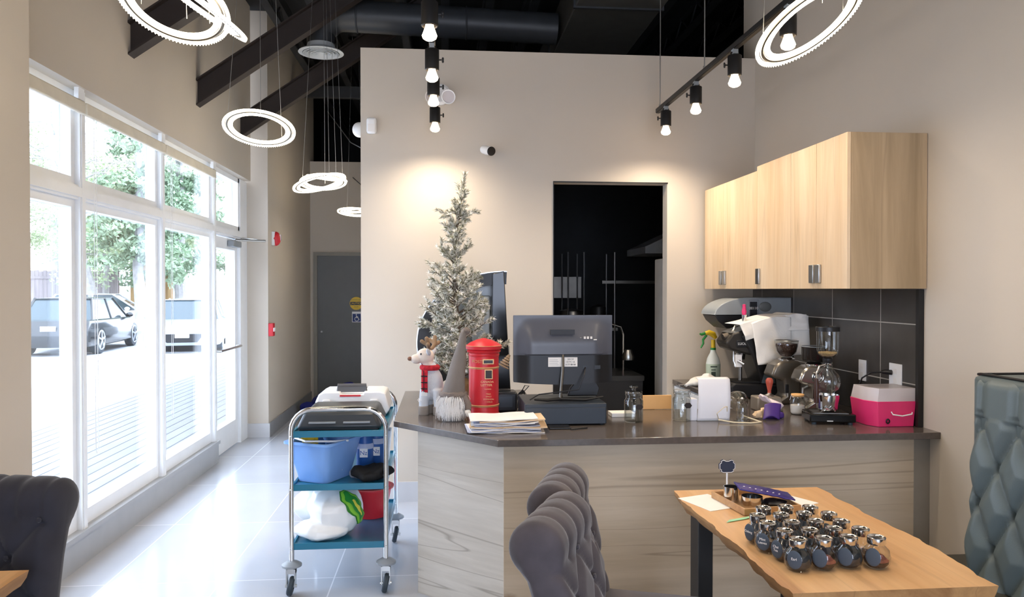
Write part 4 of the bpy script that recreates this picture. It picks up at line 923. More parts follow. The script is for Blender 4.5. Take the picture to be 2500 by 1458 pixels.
# ---- frosted tree
def frosted_tree():
    t = thing('christmas_tree', 'slim frosted artificial pine tree standing on the counter behind the red post box', 'tree', (.085, 4.62, ZC))
    r = random.Random(5); tk = MB(); f = MB(); H = 1.415
    def cxo(z): return -.03*math.sin(z*2.2)+.035*math.sin(z*5)*.5
    def P(z): return Vector((cxo(z)+.03*(z/H), 0, z))
    tk.tube([P(i*H/14) for i in range(15)], [.018*(1-.8*i/14) for i in range(15)], 8)
    def needles(p, e, L, n, m0):
        d = (e-p); ln = d.length; d.normalize()
        for i in range(n):
            u = r.random(); q = p+(e-p)*u; s = Vector((r.gauss(0, 1), r.gauss(0, 1), r.gauss(0, 1))); s = (s-d*s.dot(d)).normalized()
            v = (s*.75+d*.75).normalized()*L*r.uniform(.6, 1.1); w = v.cross(s+Vector((.1, .2, .3))).normalized()*.0036
            f.add([q-w, q+w, q+v], [(0, 1, 2)], 1 if r.random() < m0 else 0)
    def spray(p, d, L, fl):
        d = d.normalized(); e = p+d*L; tk.tube([p, e], [.004, .002], 4); needles(p.lerp(e, .25), e, .034, int(fl*46), .55)
        k = int(L/.035)
        for i in range(k):
            u = .3+.7*i/max(1, k); q = p.lerp(e, u); s = Vector((r.gauss(0, 1), r.gauss(0, 1), r.gauss(0, .6))).normalized()
            dd = (d*.8+s*.7).normalized(); e2 = q+dd*.06*r.uniform(.6, 1.1); tk.tube([q, e2], [.0025, .0015], 4); needles(q, e2, .03, int(fl*34), .68)
    for i in range(60):
        z = .18+(H-.2)*i/60
        needles(P(z), P(z+.03), .036, 40, .6)
    needles(P(1.22), P(1.40), .045, 60, .3)
    for i in range(96):
        u = (i/96)**1.25; z = .16+(H-.32)*u; a = i*2.4+r.uniform(-.4, .4)
        L = (.26*(1-z/H)**.75+.03) if z < .76 else .075*r.uniform(.6, 1.4)
        if z < .35: L *= .8
        up = .35+.9*(z/H)
        spray(P(z), Vector((math.cos(a), math.sin(a)*.8, up)), L*r.uniform(.75, 1.15), 1.6)
    for (z, dx, dz, L) in ((1.12, 1.0, .55, .13), (1.10, -.9, .7, .13), (.88, 1, .9, .14), (.88, -1, .8, .13), (.70, 1, .5, .18), (.55, 1.0, .45, .20), (.42, -1, .35, .24), (.36, -1, .7, .26), (.3, -1, .1, .22), (.28, 1, .3, .3), (.62, -1, .4, .13)):
        spray(P(z), Vector((dx, -.2, dz)), L, 2.2)
    tk.obj('trunk', mat('brown_twig', '5a4a3c', .9), t)
    f.obj('needles', [mat('sage_needles', '8a8a70', .85, var=.2), mat('frosted_needles', 'efece2', .9, var=.05)], t, smooth=False, recalc=False)
    MB().lathe([(0, 0), (.075, 0), (.09, .06), (.08, .13), (.05, .16), (0, .165)], n=20).jit(.01, 25).obj('burlap_base', mat('burlap', 'a08a68', .95, bump=.5, bs=200), t)
    for (x, z, s) in ((.20, .42, 1), (.26, .36, 1.0)):
        c = MB()
        for k in range(5): c.lathe([(.012+.022*(1-k/5), .016*k), (.034*(1-k/5)+.004, .016*k+.006), (.008, .016*k+.018)], n=9)
        c.xf(0, Matrix.Translation((x, -.14, z-.12))@Matrix.Rotation(.5, 4, 'Y')).obj('pine_cone', mat('pale_pine_cone', 'a5917a', .8), t, ang=15)
frosted_tree()
# ---- black curved display case behind the tree
def display():
    t = thing('curved_display_case', 'tall black curved shell case with silver rim and grey panel behind the tree', 'case', (.38, 4.98, ZC))
    cz = .36; R1 = .555; zs = .455/.555
    # outline of the shell in XZ, left of the upright
    def arc(R, kz=1.0, n=30, a0=-38, a1=92): return [(R*-math.cos(R_(a0+(a1-a0)*i/n)), max(.001, cz+R*zs*kz*math.sin(R_(a0+(a1-a0)*i/n)))) for i in range(n+1)]
    o = arc(R1); i_ = arc(R1-.10)
    def band(oo, ii, y0, y1, nm, m):
        n = len(oo); b = MB(); vs = []
        for y in (y0, y1):
            vs += [(x, y, z) for x, z in oo]+[(x, y, z) for x, z in ii]
        fs = []
        for k in range(n-1):
            fs += [(k, k+1, n+k+1, n+k), (2*n+k, 3*n+k, 3*n+k+1, 2*n+k+1), (k, 2*n+k, 2*n+k+1, k+1), (n+k, n+k+1, 3*n+k+1, 3*n+k)]
        fs += [(0, n, 3*n, 2*n), (n-1, 3*n-1, 4*n-1, 2*n-1)]
        return b.add(vs, fs).obj(nm, m, t)
    band(o, i_, -.13, .14, 'shell', 'plblack'); band(arc(R1+.004), arc(R1-.003), -.136, -.130, 'silver_rim', 'steel')
    pl = i_+[(.0, .001), (i_[0][0], .001)]
    MB().prism(i_[:-2]+[(-.07, .70), (-.07, .001), (i_[0][0], .001)], .02, .12, 'xz').obj('inner_panel', mat('grey_glass_panel', '9fa6a6', .2), t)
    MB().box(-.20, -.08, -.02, .02, .36, .66).obj('lock_plate', mat('light_grey_enamel', 'c3c8c6', .35), t, bevel=.01); MB().cyl((-.12, -.022, .60), (-.12, -.03, .60), .009).obj('key_hole', 'plblack', t)
    MB().prism([(-.085, .001), (.045, .001), (.0, .818), (-.075, .80)], -.15, .14, 'xz').obj('upright', mat('black_gloss', '121417', .18), t, bevel=.005)
display()
# ---- plush deer
def deer():
    p = on(1052, 1012); t = thing('plush_reindeer', 'grey plush reindeer with brown antlers and red tartan scarf at the counter end', 'toy', SB(p, 0, .02, ZC), R_(-18))
    b = MB()   # faces -X/-Y: body along X
    b.ell((.01, .0, .17), (.062, .05, .095), 18).ell((.0, 0, .24), (.04, .038, .06), 16)
    b.ell((.03, .02, .13), (.055, .05, .05), 14)
    for x, y in ((-.03, -.035), (-.025, .03), (.055, -.03), (.06, .03)):
        b.tube([(x*.8, y*.8, .14), (x, y, .07), (x, y, .03)], [.030, .027, .027], 12)
    b.obj('body', mat('pale_grey_plush', 'c3c6cb', .95, sheen=.4, bump=.2, bs=200), t, voxel=.005, sm=3)
    h = MB().ell((-.03, -.01, .325), (.052, .045, .045), 18).ell((-.075, -.03, .310), (.034, .030, .028), 14).tube([(0, 0, .25), (-.02, -.005, .30)], [.032, .032], 12)
    hd = h.obj('head', mat('cream_plush', 'd6c8bc', .95, sheen=.3), t, voxel=.004, sm=3)
    MB().ell((-.108, -.045, .312), (.014, .013, .012), 12).obj('nose', mat('brown_felt', '7a5645', .9), hd)
    MB().ell((-.040, -.052, .340), (.005, .004, .006), 8).obj('eye', 'plblack', hd); MB().ell((-.080, .0, .338), (.004, .004, .005), 8).obj('eye', 'plblack', hd)
    for s in (-1, 1):
        MB().ell((.005, s*.045-.008, .352), (.012, .03, .014), 12, rot=Matrix.Rotation(s*.7, 3, 'X')).obj('ear', mat('pale_grey_plush', 'c3c6cb'), hd)
        a = MB(); x0, y0 = -.005, s*.025
        a.tube([(x0, y0, .36), (x0+.01, y0+s*.03, .39), (x0+.005, y0+s*.045, .425)], [.012, .012, .012], 10).tube([(x0+.01, y0+s*.03, .39), (x0-.025, y0+s*.04, .41)], [.011, .010], 10).tube([(x0+.01, y0+s*.03, .385), (x0+.02, y0+s*.065, .395)], [.011, .011], 10).ell((x0+.005, y0+s*.045, .428), .013, 10).ell((x0-.025, y0+s*.04, .412), .012, 10).ell((x0+.02, y0+s*.067, .397), .012, 10)
        a.obj('antler', mat('antler_felt', '8a7158', .95), t, voxel=.004, sm=2)
    sc = mat('tartan_red', 'b3202e', .9, var=.35, vs=60); 
    s_ = MB().torus((-.005, -.002, .262), .044, .014, 30, 10, sz=1.1).obj('scarf', sc, t)
    MB().grid(lambda u, v: Vector((-.035+.035*u, -.052-.006*math.sin(v*3), .255-.13*v)), 4, 8).obj('scarf_end', sc, s_, solid=.006, recalc=False)
    q = MB()
    for k in range(3): q.box(-.036, .001, -.063, -.0615, .215-.035*k, .221-.035*k)
    q.box(-.022, -.018, -.063, -.0615, .13, .25).obj('tartan_stripes', 'plblack', s_)
    q = MB()
    for k in range(8): q.box(-.035+.0045*k, -.033+.0045*k, -.060, -.056, .108, .128)
    q.obj('scarf_fringe', 'paper', s_)
    sn = MB()
    for a in range(3): an = a*PI/3; sn.tube([(-.045-.012*math.cos(an), -.064, .085-.012*math.sin(an)), (-.045+.012*math.cos(an), -.064, .085+.012*math.sin(an))], .0016, 5)
    sn.obj('snowflake_patch', 'paper', t)
    for x, y in ((-.03, -.035), (-.025, .03), (.055, -.03), (.06, .03)):
        MB().lathe([(0, 0), (.028, 0), (.031, .01), (.030, .045), (.026, .05), (0, .05)], (x, y, 0), n=16).obj('hoof', mat('taupe_felt', '8b8178', .95), t)
deer()
# ---- gnome
def gnome():
    p = on(1108, 1028); t = thing('plush_gnome', 'grey gnome with tall pointed hat and white beard leaning on the post box', 'toy', SB(p, 0, .05, ZC))
    MB().lathe([(0, 0), (.055, .0), (.075, .03), (.078, .07), (.06, .12), (.03, .15), (0, .16)], n=24).obj('body', mat('grey_felt', '9a9a9c', .95, bump=.2, bs=300), t)
    b = MB(); pts = [(0, 0, .12), (.005, 0, .17), (.015, 0, .24), (.028, 0, .32), (.042, 0, .40), (.05, 0, .46), (.058, .0, .478), (.075, 0, .47)]
    b.tube(pts, [.068, .058, .048, .036, .025, .018, .015, .013], 20); hat = b.jit(.006, 22).obj('hat', mat('hat_felt', '77706b', .95, bump=.3, bs=250), t)
    MB().torus((0, 0, .135), .058, .020, 30, 10, sz=.9).jit(.008, 40).obj('hat_brim', mat('brown_fleece', '7b706a', .95, bump=.6, bs=200), hat)
    MB().ell((.066, 0, .475), (.022, .02, .02), 12).jit(.006, 60).obj('hat_tip', mat('brown_fleece', '7b706a'), hat)
    r = random.Random(3); f = MB()
    for k in range(420):
        a = -PI/2-.25+r.gauss(0, .55); z0 = r.uniform(.10, .15); L = r.uniform(.06, .125); x0, y0 = .062*math.cos(a), .062*math.sin(a)
        x1, y1 = .092*math.cos(a)-.004, .092*math.sin(a)
        f.tube([(x0, y0, z0), (x1, y1, z0-L*.5), (x1*.98+r.gauss(0, .006), y1*.98, max(.004, z0-L))], [.0016, .0014, .0004], 3)
    f.obj('beard', mat('white_fur', 'e6e4e2', .9, var=.02), t, recalc=False)
    MB().tube([(.05, -.03, .13), (.075, -.06, .09), (.075, -.075, .06)], [.02, .018, .016], 12).obj('sleeve', mat('brown_fleece', '7b706a'), t)
    MB().ell((.075, -.078, .045), (.016, .014, .022), 12).ell((.062, -.083, .052), (.007, .007, .012), 8).obj('mitten', 'towel', t, voxel=.003)
gnome()
# ---- red post box
def postbox():
    p = on(1182, 1020); t = thing('post_box', 'red cast post box money bank with gilt trim and a domed cap', 'box', SB(p, -.002, .09, ZC), R_(0)); t.scale = (1, 1, .9)
    R = .083
    MB().lathe([(0, 0), (R+.006, 0), (R+.006, .012), (R, .02), (R, .07), (R-.0, .345), (R, .42), (0, .42)], n=48).obj('body', 'red', t, ang=50)
    for z in (.068, .30, .375): MB().torus((0, 0, z), R, .0045, 48, 8).torus((0, 0, z-.007), R, .002, 48, 6).obj('gilt_band', 'gold' if z < .35 else 'red', t)
    MB().lathe([(R-.002, .385), (R+.010, .392), (R+.012, .400), (R+.004, .405), (R+.016, .412), (R+.018, .430), (R+.010, .437), (R-.01, .452), (R-.04, .466), (.02, .472), (.012, .476), (0, .477)], n=48).obj('cap', 'red', t, ang=50)
    MB().torus((0, 0, .432), R+.017, .002, 48, 6).obj('gilt_rim', 'gold', t)
    y = -R-.001
    MB().box(-.012, .052, -R+.004, y-.006, .322, .355).obj('slot_surround', 'gold', t, bevel=.003); MB().box(-.005, .045, y-.0075, y-.006, .329, .348).obj('slot', 'plblack', t)
    MB().box(.0, .045, y-.005, -R+.006, .232, .292).obj('plate_surround', 'gold', t, bevel=.002); MB().box(.005, .040, y-.006, y-.004, .238, .286).obj('notice_plate', mat('dark_bronze', '2c1f1a', .5), t)
    text('lettering', 'POST', .026, 'gold', t, (-.040, y+.011, .338), (PI/2, 0, -.48))
    text('lettering', 'CANADA', .017, 'gold', t, (.014, y-.001, .216), FACE); text('lettering', 'LETTER', .019, 'gold', t, (.010, y-.001, .196), FACE)
    text('lettering', 'CLEARED', .009, 'gold', t, (.018, y-.001, .172), FACE)
    for s_, z, q in (('MAIL', .142, .013), ('ONLY', .126, .012), ('DOMINION', .110, .011), ('1 COLD', .094, .012)):
        text('lettering', s_, q, 'gold', t, (.022, y-.001, z), FACE)
postbox()
# ---- grey appliance tower behind, card terminal, cables
p = on(1233, 955)
t = thing('receipt_dispenser', 'narrow pale grey upright box behind the red post box', 'device', SB(p, -.02, .02, ZC))
MB().box(-.065, .045, -.05, .05, 0, .245).obj('body', mat('silver_plastic', 'b4b7bc', .35), t, bevel=.006); MB().box(-.067, .047, -.053, .053, .247, .315).obj('top_cover', mat('silver_top', 'a2a4a8', .3), t, bevel=.006); MB().cyl((.025, -.053, .28), (.025, -.056, .28), .005).obj('lock', 'chrome', t)
p = on(1238, 1008)
t = thing('receipt_printer', 'small black receipt printer between the post box and the cash drawer', 'printer', SB(p, -.01, .075, ZC))
MB().box(-.07, .065, -.065, .07, 0, .115).obj('body', mat('black_blue_plastic', '22262d', .35), t, bevel=.014); MB().box(-.05, .03, -.02, .05, .115, .122).obj('lid', 'plblack', t, bevel=.004); MB().box(-.05, .035, -.067, -.064, .03, .09).obj('front_panel', mat('slate_panel', '39424c', .3), t)
# cash drawer + monitor
p0 = on(1281, 1040); p1 = on(1484, 1040)
dx0, dx1 = p0.x, p1.x; yd = (p0.y+p1.y)/2
t = thing('cash_drawer', 'wide blue black metal cash drawer under the monitor', 'drawer', ((dx0+dx1)/2, yd+.19, ZC)); hw = (dx1-dx0)/2
MB().box(-hw, hw, -.18, .19, .006, .112).obj('body', 'drawer', t, bevel=.004)
MB().box(-hw+.005, hw-.005, -.188, -.181, .008, .092).obj('drawer_front', 'drawer', t, bevel=.002)
for x in (-hw+.02, hw-.02):
    for y in (-.15, .16): MB().cyl((x, y, 0), (x, y, .006), .01).obj('foot', 'rubber', t)
def monitor():
    yy = yd+.20; a = aY(1253, 770, yy); c = aY(1493, 930, yy); X = (a.x+c.x)/2; w = (c.x-a.x)/2; zt, zb = a.z, c.z; h = zt-zb
    z0 = ZC+.1125
    t = thing('monitor', 'large black monitor seen from the back on top of the cash drawer', 'monitor', (X, yy, z0)); zt -= z0; zb -= z0
    n = 20
    def bulge(u, v):   # back shell facing the camera
        e = min(1, min(u, 1-u)*w*2/.10); x = (u-.5)*2*w; z = zb+h*v
        bot = .012*math.sin(PI*u)
        tk = (.5-.5*math.cos(PI*e))*(.5-.5*math.cos(PI*min(1, (1-v)/.45)))*(.045)
        if v < .42: tk = (.5-.5*math.cos(PI*e))*.030
        return Vector((x, -.012-tk, z-(bot if v < .3 else 0)*(1-v/.3)))
    b = MB().grid(bulge, 40, 40); b.obj('back_shell', 'monitor', t, recalc=False, ang=40)
    MB().grid(lambda u, v: (bulge(u, v*.405)+Vector((0, -.002, 0))), 40, 16).obj('lower_shell', 'plblack', t, recalc=False)
    MB().box(-w, w, -.012, .012, zb+.002, zt).obj('bezel', 'plblack', t, bevel=.004)
    MB().box(-w+.006, w-.006, .012, .0135, zb+.01, zt-.006).obj('screen', 'plblack', t)
    MB().box(-.075, .055, -.0615, -.05, zb+h*.715, zb+h*.79).obj('vent_slot', mat('slot_grey', '24262c', .5), t)
    q = MB().box(-.085, .072, -.0475, -.043, zb+h*.235, zb+h*.375).obj('spec_label', 'paper', t)
    for k in range(4): MB().box(-.08, -.03-.004*(k % 2), -.0482, -.0475, zb+h*(.26+.025*k), zb+h*(.265+.025*k)).obj('print_line', 'greyplas', q)
    text('print', '300 5V', .012, 'plblack', q, (.035, -.0482, zb+h*.345), FACE, .0002); text('print', 'CE FC UL', .012, 'plblack', q, (.035, -.0482, zb+h*.305), FACE, .0002); text('print', '4177 88 E8', .012, 'plblack', q, (.035, -.0482, zb+h*.265), FACE, .0002)
    g = MB()
    for x in (.105, .122, .140): g.box(x, x+.010, -.0585, -.05, zb+h*.65, zb+h*.685)
    g.box(.158, .175, -.057, -.045, zb+h*.63, zb+h*.645).box(.085, .092, -.058, -.05, zb+h*.665, zb+h*.67).obj('port_marks', 'paper', t)
    for x_ in (.10, .165): MB().box(x_, x_+.032, -.046, -.04, zb+h*.195, zb+h*.25).obj('port_recess', mat('port_black', '08080a', .3), t)
    MB().tube([(-.005, -.045, zb+h*.43), (-.010, -.07, zb+h*.2), (-.022, -.09, .06), (-.028, -.10, .012)], [.007, .008, .008, .008], 10).obj('stand_neck', 'dksteel', t)
    MB().tube([(-.028, -.10, .012), (-.10, -.13, .010), (-.17, -.14, .016)], [.009, .008, .005], 8).tube([(-.028, -.10, .012), (.10, -.12, .009), (.2, -.10, .020)], [.009, .008, .005], 8).tube([(-.028, -.10, .012), (.0, .03, .008)], [.009, .006], 8).obj('stand_foot', 'matteblack', t)
    MB().tube([(.115, -.048, zb+h*.22), (.10, -.09, zb+h*.12), (.07, -.10, .06), (-.03, -.11, .05), (-.14, -.09, .035), (-.19, -.11, .010)], .0035, 8).obj('power_cable', 'plblack', t)
    MB().prism([(.03, .007), (.20, .007), (.21, .05), (.19, .09), (.08, .095), (.045, .05)], .03, .05, 'xz').obj('rear_bracket', 'plblack', t, bevel=.006)
monitor()
p = on(1270, 1000); r = random.Random(2); b = MB()
for k in range(5):
    pts = []
    for i in range(14):
        a = i/13*2*PI*1.1+k; pts.append((.028*math.cos(a)+r.uniform(-.006, .006), .02*math.sin(a)*.6+r.uniform(-.005, .005), .05+.043*math.sin(a+.8)+.004*k))
    b.tube(pts, .003, 6)
b.tube([(0, 0, .09), (.03, .02, .135), (.055, .03, .13), (.03, .04, .1)], .0028, 6).tube([(-.01, 0, .06), (-.02, -.03, .01), (-.03, -.045, .004)], .003, 6).tube([(.01, 0, .03), (.0, .01, .0035), (.02, .02, .0035)], .003, 6)
o = b.obj('cable_bundle', 'plblack'); o.location = SB(p, 0, .02, ZC); tag(o, 'tangled bundle of black cables beside the cash drawer', 'cable')
# paper stack: each paper a thing
r = random.Random(8); p = on(1237, 1064); zz = ZC
specs = [('paper', .185), ('papertint', .18), ('paper', .17), ('papertint', .165), ('paper', .17), ('tan', .19), ('papertint', .16), ('paper', .155), ('paper', .165), ('papertint', .155), ('tan', .16), ('paper', .165)]
nmz = ['bottom', 'second from the bottom', 'third from the bottom', 'fourth from the bottom', 'fifth from the bottom', 'tan one jutting out right', 'middle bluish', 'above the middle', 'fourth from the top', 'third from the top', 'second from the top, tan', 'topmost white']
for i, (m_, w) in enumerate(specs):
    h = .0035 if m_ != 'tan' else .006; a = r.uniform(-.09, .09); dx = r.uniform(-.012, .012)+(.03 if i in (5, 10) else 0)
    wv = r.uniform(0, 6)
    pr = [(-w+2*w*k/12, .0018*math.sin(k*.9+wv)+(.010*(k/12)**4 if i > 6 else 0)) for k in range(13)]
    b = MB().prism([(x, z+h) for x, z in pr]+[(x, z) for x, z in pr[::-1]], -.115, .115, 'xz')
    o = b.obj('envelope' if m_ == 'tan' else 'paper_sheaf', m_, smooth=False); o.location = (p.x+dx, p.y+.165, zz+.002); o.rotation_euler = (0, 0, a); zz += h+.0014
    tag(o, '%s sheaf of %s papers in the stack before the post box' % (nmz[i], {'paper': 'white', 'papertint': 'bluish', 'tan': 'tan'}[m_]), 'papers', 'papers stacked on the counter')
# phone and pen
p = on(1372, 1047); o = MB().box(-.06, .05, -.04, .045, 0, .009).obj('card_reader', 'plblack', bevel=.003); o.location = SB(p, -.01, .02, ZC); tag(o, 'flat black phone like device lying in front of the cash drawer', 'device')
p = on(1392, 1048); o = MB().tube([(-.045, -.02, .004), (.045, .02, .004)], [.003, .004], 8).obj('pen', 'matteblack'); o.location = SB(p, .045, -.01, ZC); tag(o, 'black pen lying on the worktop right of the papers', 'pen')
o = MB().box(-.06, .07, -.05, .05, 0, .022).obj('note_box', 'paper', bevel=.002); p = on(1515, 1019); o.location = SB(p, 0, .05, ZC); tag(o, 'flat white box between the cash drawer and the left glass jar', 'box')
# glass jars with stoppers
def stopper_jar(x, y, label, s=1.0):
    p = on(x, y); t = thing('glass_jar', label, 'jar', SB(p, 0, .05, ZC), 0, 'stoppered glass jars')
    w = .05*s; H = .125*s
    MB().lathe([(0, .004), (w-.006, .004), (w-.004, .010), (w-.003, H-.01), (w-.012, H), (w-.014, H+.02), (w-.008, H+.022), (w-.010, H+.022), (w-.006, H+.026), (w-.004, H+.018), (w-.009, H+.012), (w-.008, H), (w, H-.012), (w, .006), (w-.004, 0), (0, 0)], n=40).obj('body', 'glass', t, ang=60)
    MB().lathe([(0, H+.015), (w-.014, H+.016), (w-.013, H+.026), (w-.004, H+.030), (w-.006, H+.038), (.012, H+.042), (.010, H+.052), (.022, H+.058), (.020, H+.066), (0, H+.068)], n=32).obj('stopper', 'glass', t, ang=60)
    k = MB(); hx = [(.0205*math.cos(a*PI/3), .016*math.sin(a*PI/3)) for a in range(6)]
    k.prism([(x_+.018, z+.085) for x_, z in hx], -w-.0005, -w+.001+.006, 'xz').obj('hexagon_label', mat('black_label', '241c1a', .6), t)
    return t
stopper_jar(1547, 1034, 'empty glass jar with glass stopper beside the cash drawer')
stopper_jar(1665, 1030, 'empty glass jar with glass stopper in front of the tan envelope')
p = on(1604, 1000); o = MB().box(-.085, .085, -.006, .006, 0, .082).obj('wooden_block', 'orange', bevel=.002); o.location = SB(p, 0, .012, ZC); tag(o, 'plain pale orange wooden board standing between the two glass jars', 'board')
# white card stand
p = on(1735, 1030); t = thing('menu_stand', 'white bent card holder with its blank back to the camera', 'stand', SB(p, .01, .04, ZC))
prf = [(-.012, 0), (-.010, .05), (.0, .12), (.022, .19), (.035, .215), (.07, .222)]
w = .088; b = MB()
def ms(u, v):
    k = v*(len(prf)-1); i = min(int(k), len(prf)-2); a, c = prf[i], prf[i+1]; f_ = k-i
    y = a[0]+(c[0]-a[0])*f_; z = a[1]+(c[1]-a[1])*f_; return Vector(((u-.5)*2*w+.018*(z/.2), y, z))
MB().grid(ms, 8, 15).obj('card_back', mat('card_white', 'dfe1ea', .5, var=.01), t, solid=.003, recalc=False)
MB().box(-w-.035, -w+.005, .0, .07, 0, .115).obj('side_pocket', mat('card_white', 'dfe1ea'), t, bevel=.002); MB().box(-w, w, -.014, .07, 0, .003).obj('base', 'greyplas', t)
# cloche and lamp ring cable
p = on(1812, 1030); t = thing('glass_cloche', 'small glass bell cloche with metal knob on the worktop', 'cloche', SB(p, 0, .03, ZC))
MB().lathe([(.030, 0), (.031, .05), (.028, .085), (.018, .104), (0, .110)], n=32).obj('bell', 'glass', t, ang=60); MB().ell((0, 0, .118), (.010, .010, .008), 14).obj('knob', 'chrome', t); MB().lathe([(0, 0), (.042, 0), (.043, .004), (0, .004)], n=30).obj('dish', 'glass', t)
p = on(1800, 1012); t = thing('glass_dome', 'larger clear dome lid lying tilted behind the small cloche', 'lid', SB(p, 0, .10, ZC+.001))
MB().lathe([(.062, 0), (.060, .025), (.048, .048), (.025, .062), (0, .066)], n=36).xf(0, Matrix.Translation((0, 0, .052))@Matrix.Rotation(R_(55), 4, 'X')).obj('dome', 'glass', t, ang=60)
p = on(1800, 1035); b = MB()
b.tube([(-.09+.0, .05, .004), (-.12, .0, .05), (-.09, -.02, .085), (-.05, .04, .08), (-.03, .09, .03)], .0022, 8)
b.tube([(-.10, .03, .012), (-.04, -.02, .006), (.05, -.035, .004), (.115, -.01, .004), (.10, .03, .008), (.06, .09, .02)], .0035, 8)
o = b.obj('looped_cable', mat('cream_rubber', 'e3d6b8', .5)); o.location = SB(p, .01, .03, ZC); tag(o, 'cream cord looped round the glass cloche', 'cord')
# purple brushes / packet
p = on(1870, 1030); t = thing('purple_dustpan', 'deep purple plastic scoop propped beside the cloche', 'scoop', SB(p, .02, .05, ZC))
MB().grid(lambda u, v: Vector((-.045+.09*u+.03*v, -.02+.05*v, .003+.075*v+.012*math.sin(PI*u)*(1-v)+.008*math.sin(PI*u))), 10, 10).obj('scoop', 'purple', t, solid=.008, recalc=False)
MB().box(.0, .10, .03, .08, 0, .035).obj('handle', 'purple', t, bevel=.012)
o = MB().grid(lambda u, v: Vector((-.05+.12*u, -.02+.05*v, .10-.055*u+.012*math.sin(u*9+v*3))), 14, 6).obj('tissue_packet', mat('pinkish_white_film', 'e6d6dc', .4), solid=.010, recalc=False); o.location = SB(p, .02, .14, ZC+.012); tag(o, 'soft whitish tissue packet slumped over the purple scoop', 'packet')
o = MB().ell((0, 0, .02), (.03, .02, .02), 12).ell((.03, .01, .03), (.02, .02, .025), 10).jit(.015, 40).obj('brown_paper_scrap', 'tan'); o.location = SB(p, -.04, .10, ZC); tag(o, 'crumpled tan paper between the cloche and the purple scoop', 'paper')
# sugar jar
p = on(1947, 1015); t = thing('swing_top_jar', 'small clip top glass jar half full of sugar left of the coffee siphon', 'jar', SB(p, 0, .045, ZC))
MB().lathe([(0, 0), (.030, 0), (.038, .006), (.042, .05), (.040, .075), (.030, .092), (.030, .100)], n=32).obj('body', 'glass', t, ang=60)
MB().lathe([(0, .004), (.030, .004), (.037, .012), (.038, .052), (0, .056)], n=28).obj('sugar', 'paper', t); MB().lathe([(0, .103), (.034, .103), (.036, .108), (.034, .114), (0, .118)], n=30).obj('lid', 'orange', t)
MB().tube([(.038, 0, .10), (.05, -.01, .07), (.036, -.02, .055)], .002, 6).tube([(-.036, 0, .11), (-.045, 0, .08)], .002, 6).torus((0, 0, .099), .034, .002, 30, 6).obj('wire_clip', 'chrome', t)
# siphon coffee maker on a beam heater
p = on(2022, 1041); t = thing('beam_heater', 'low black square heater base with glossy top under the coffee siphon', 'heater', SB(p, 0, .115, ZC), R_(-12))
MB().box(-.115, .115, -.085, .085, .012, .055).obj('body', mat('gloss_black', '0e0d0d', .12), t, bevel=.006)
for x in (-.09, .09):
    for y in (-.065, .065): MB().cyl((x, y, 0), (x, y, .013), .012).obj('foot', 'rubber', t)
MB().box(-.085, .085, -.06, .06, .055, .057).obj('glass_top', 'dksteel', t); MB().box(-.03, .0, -.087, -.0855, .018, .022).obj('indicator', 'whiteplas', t)
px_, py_ = SB(p, 0, .115, 0)[:2]
t = thing('coffee_siphon', 'vacuum coffee siphon with glass globe, upper glass and dark handle', 'coffee maker', (px_+.0, py_+.01, ZC+.0575))
MB().lathe([(0, .002), (.04, .002), (.052, .012), (.055, .045), (.060, .07), (.060, .088), (.054, .088), (.050, .06), (.03, .05)], n=36).obj('metal_cup', 'chrome', t)
MB().lathe([(.0, .092), (.03, .096), (.058, .12), (.066, .155), (.058, .19), (.032, .222), (.017, .24), (.017, .26)], n=40).obj('lower_globe', 'glass', t, ang=60)
MB().tube([(0, 0, .11), (0, 0, .27)], .006, 12).obj('stem_tube', 'glass', t, ang=60)
MB().lathe([(.020, .255), (.024, .262), (.024, .278), (.018, .282)], n=28).obj('rubber_seal', 'plblack', t)
MB().lathe([(0, .280), (.025, .284), (.048, .300), (.055, .325), (.056, .43), (.056, .44)], n=40).obj('upper_glass', 'glass', t, ang=60)
MB().lathe([(0, .288), (.028, .292), (.047, .306), (.047, .312), (0, .316)], n=32).obj('coffee_grounds', mat('grounds', 'b79b6a', .9, var=.3, vs=100), t)
MB().lathe([(.057, .422), (.060, .422), (.060, .444), (.057, .446)], n=40, closed=True).obj('black_lid_ring', 'plblack', t)
MB().box(-.012, .006, -.02, .01, .37, .44).box(.012, .02, -.02, .01, .34, .45).obj('filter_hook', 'dksteel', t)
MB().tube([(-.02, -.01, .248), (-.055, -.02, .24), (-.075, -.025, .20), (-.075, -.03, .17)], .005, 8).torus((0, 0, .248), .021, .004, 24, 6).obj('clamp_arm', 'chrome', t)
MB().lathe([(0, 0), (.012, .004), (.014, .05), (.012, .10), (.009, .13), (0, .134)], (-.076, -.03, .045), n=18).obj('handle', mat('dark_brown_wood', '3a1f14', .4), t)
p2 = on(1992, 1022); b = MB()
b.tube([(0, 0, .0), (.02, -.01, .02), (.045, .0, .012), (.06, -.01, .022), (.075, -.005, .004)], .004, 8).ell((.03, 0, .008), (.022, .014, .008), 12)
o = b.obj('chrome_spring_clip', 'chrome'); o.location = (px_-.065, py_-.045, ZC+.062); tag(o, 'small crumpled chrome filter chain lying on the heater top', 'chain')
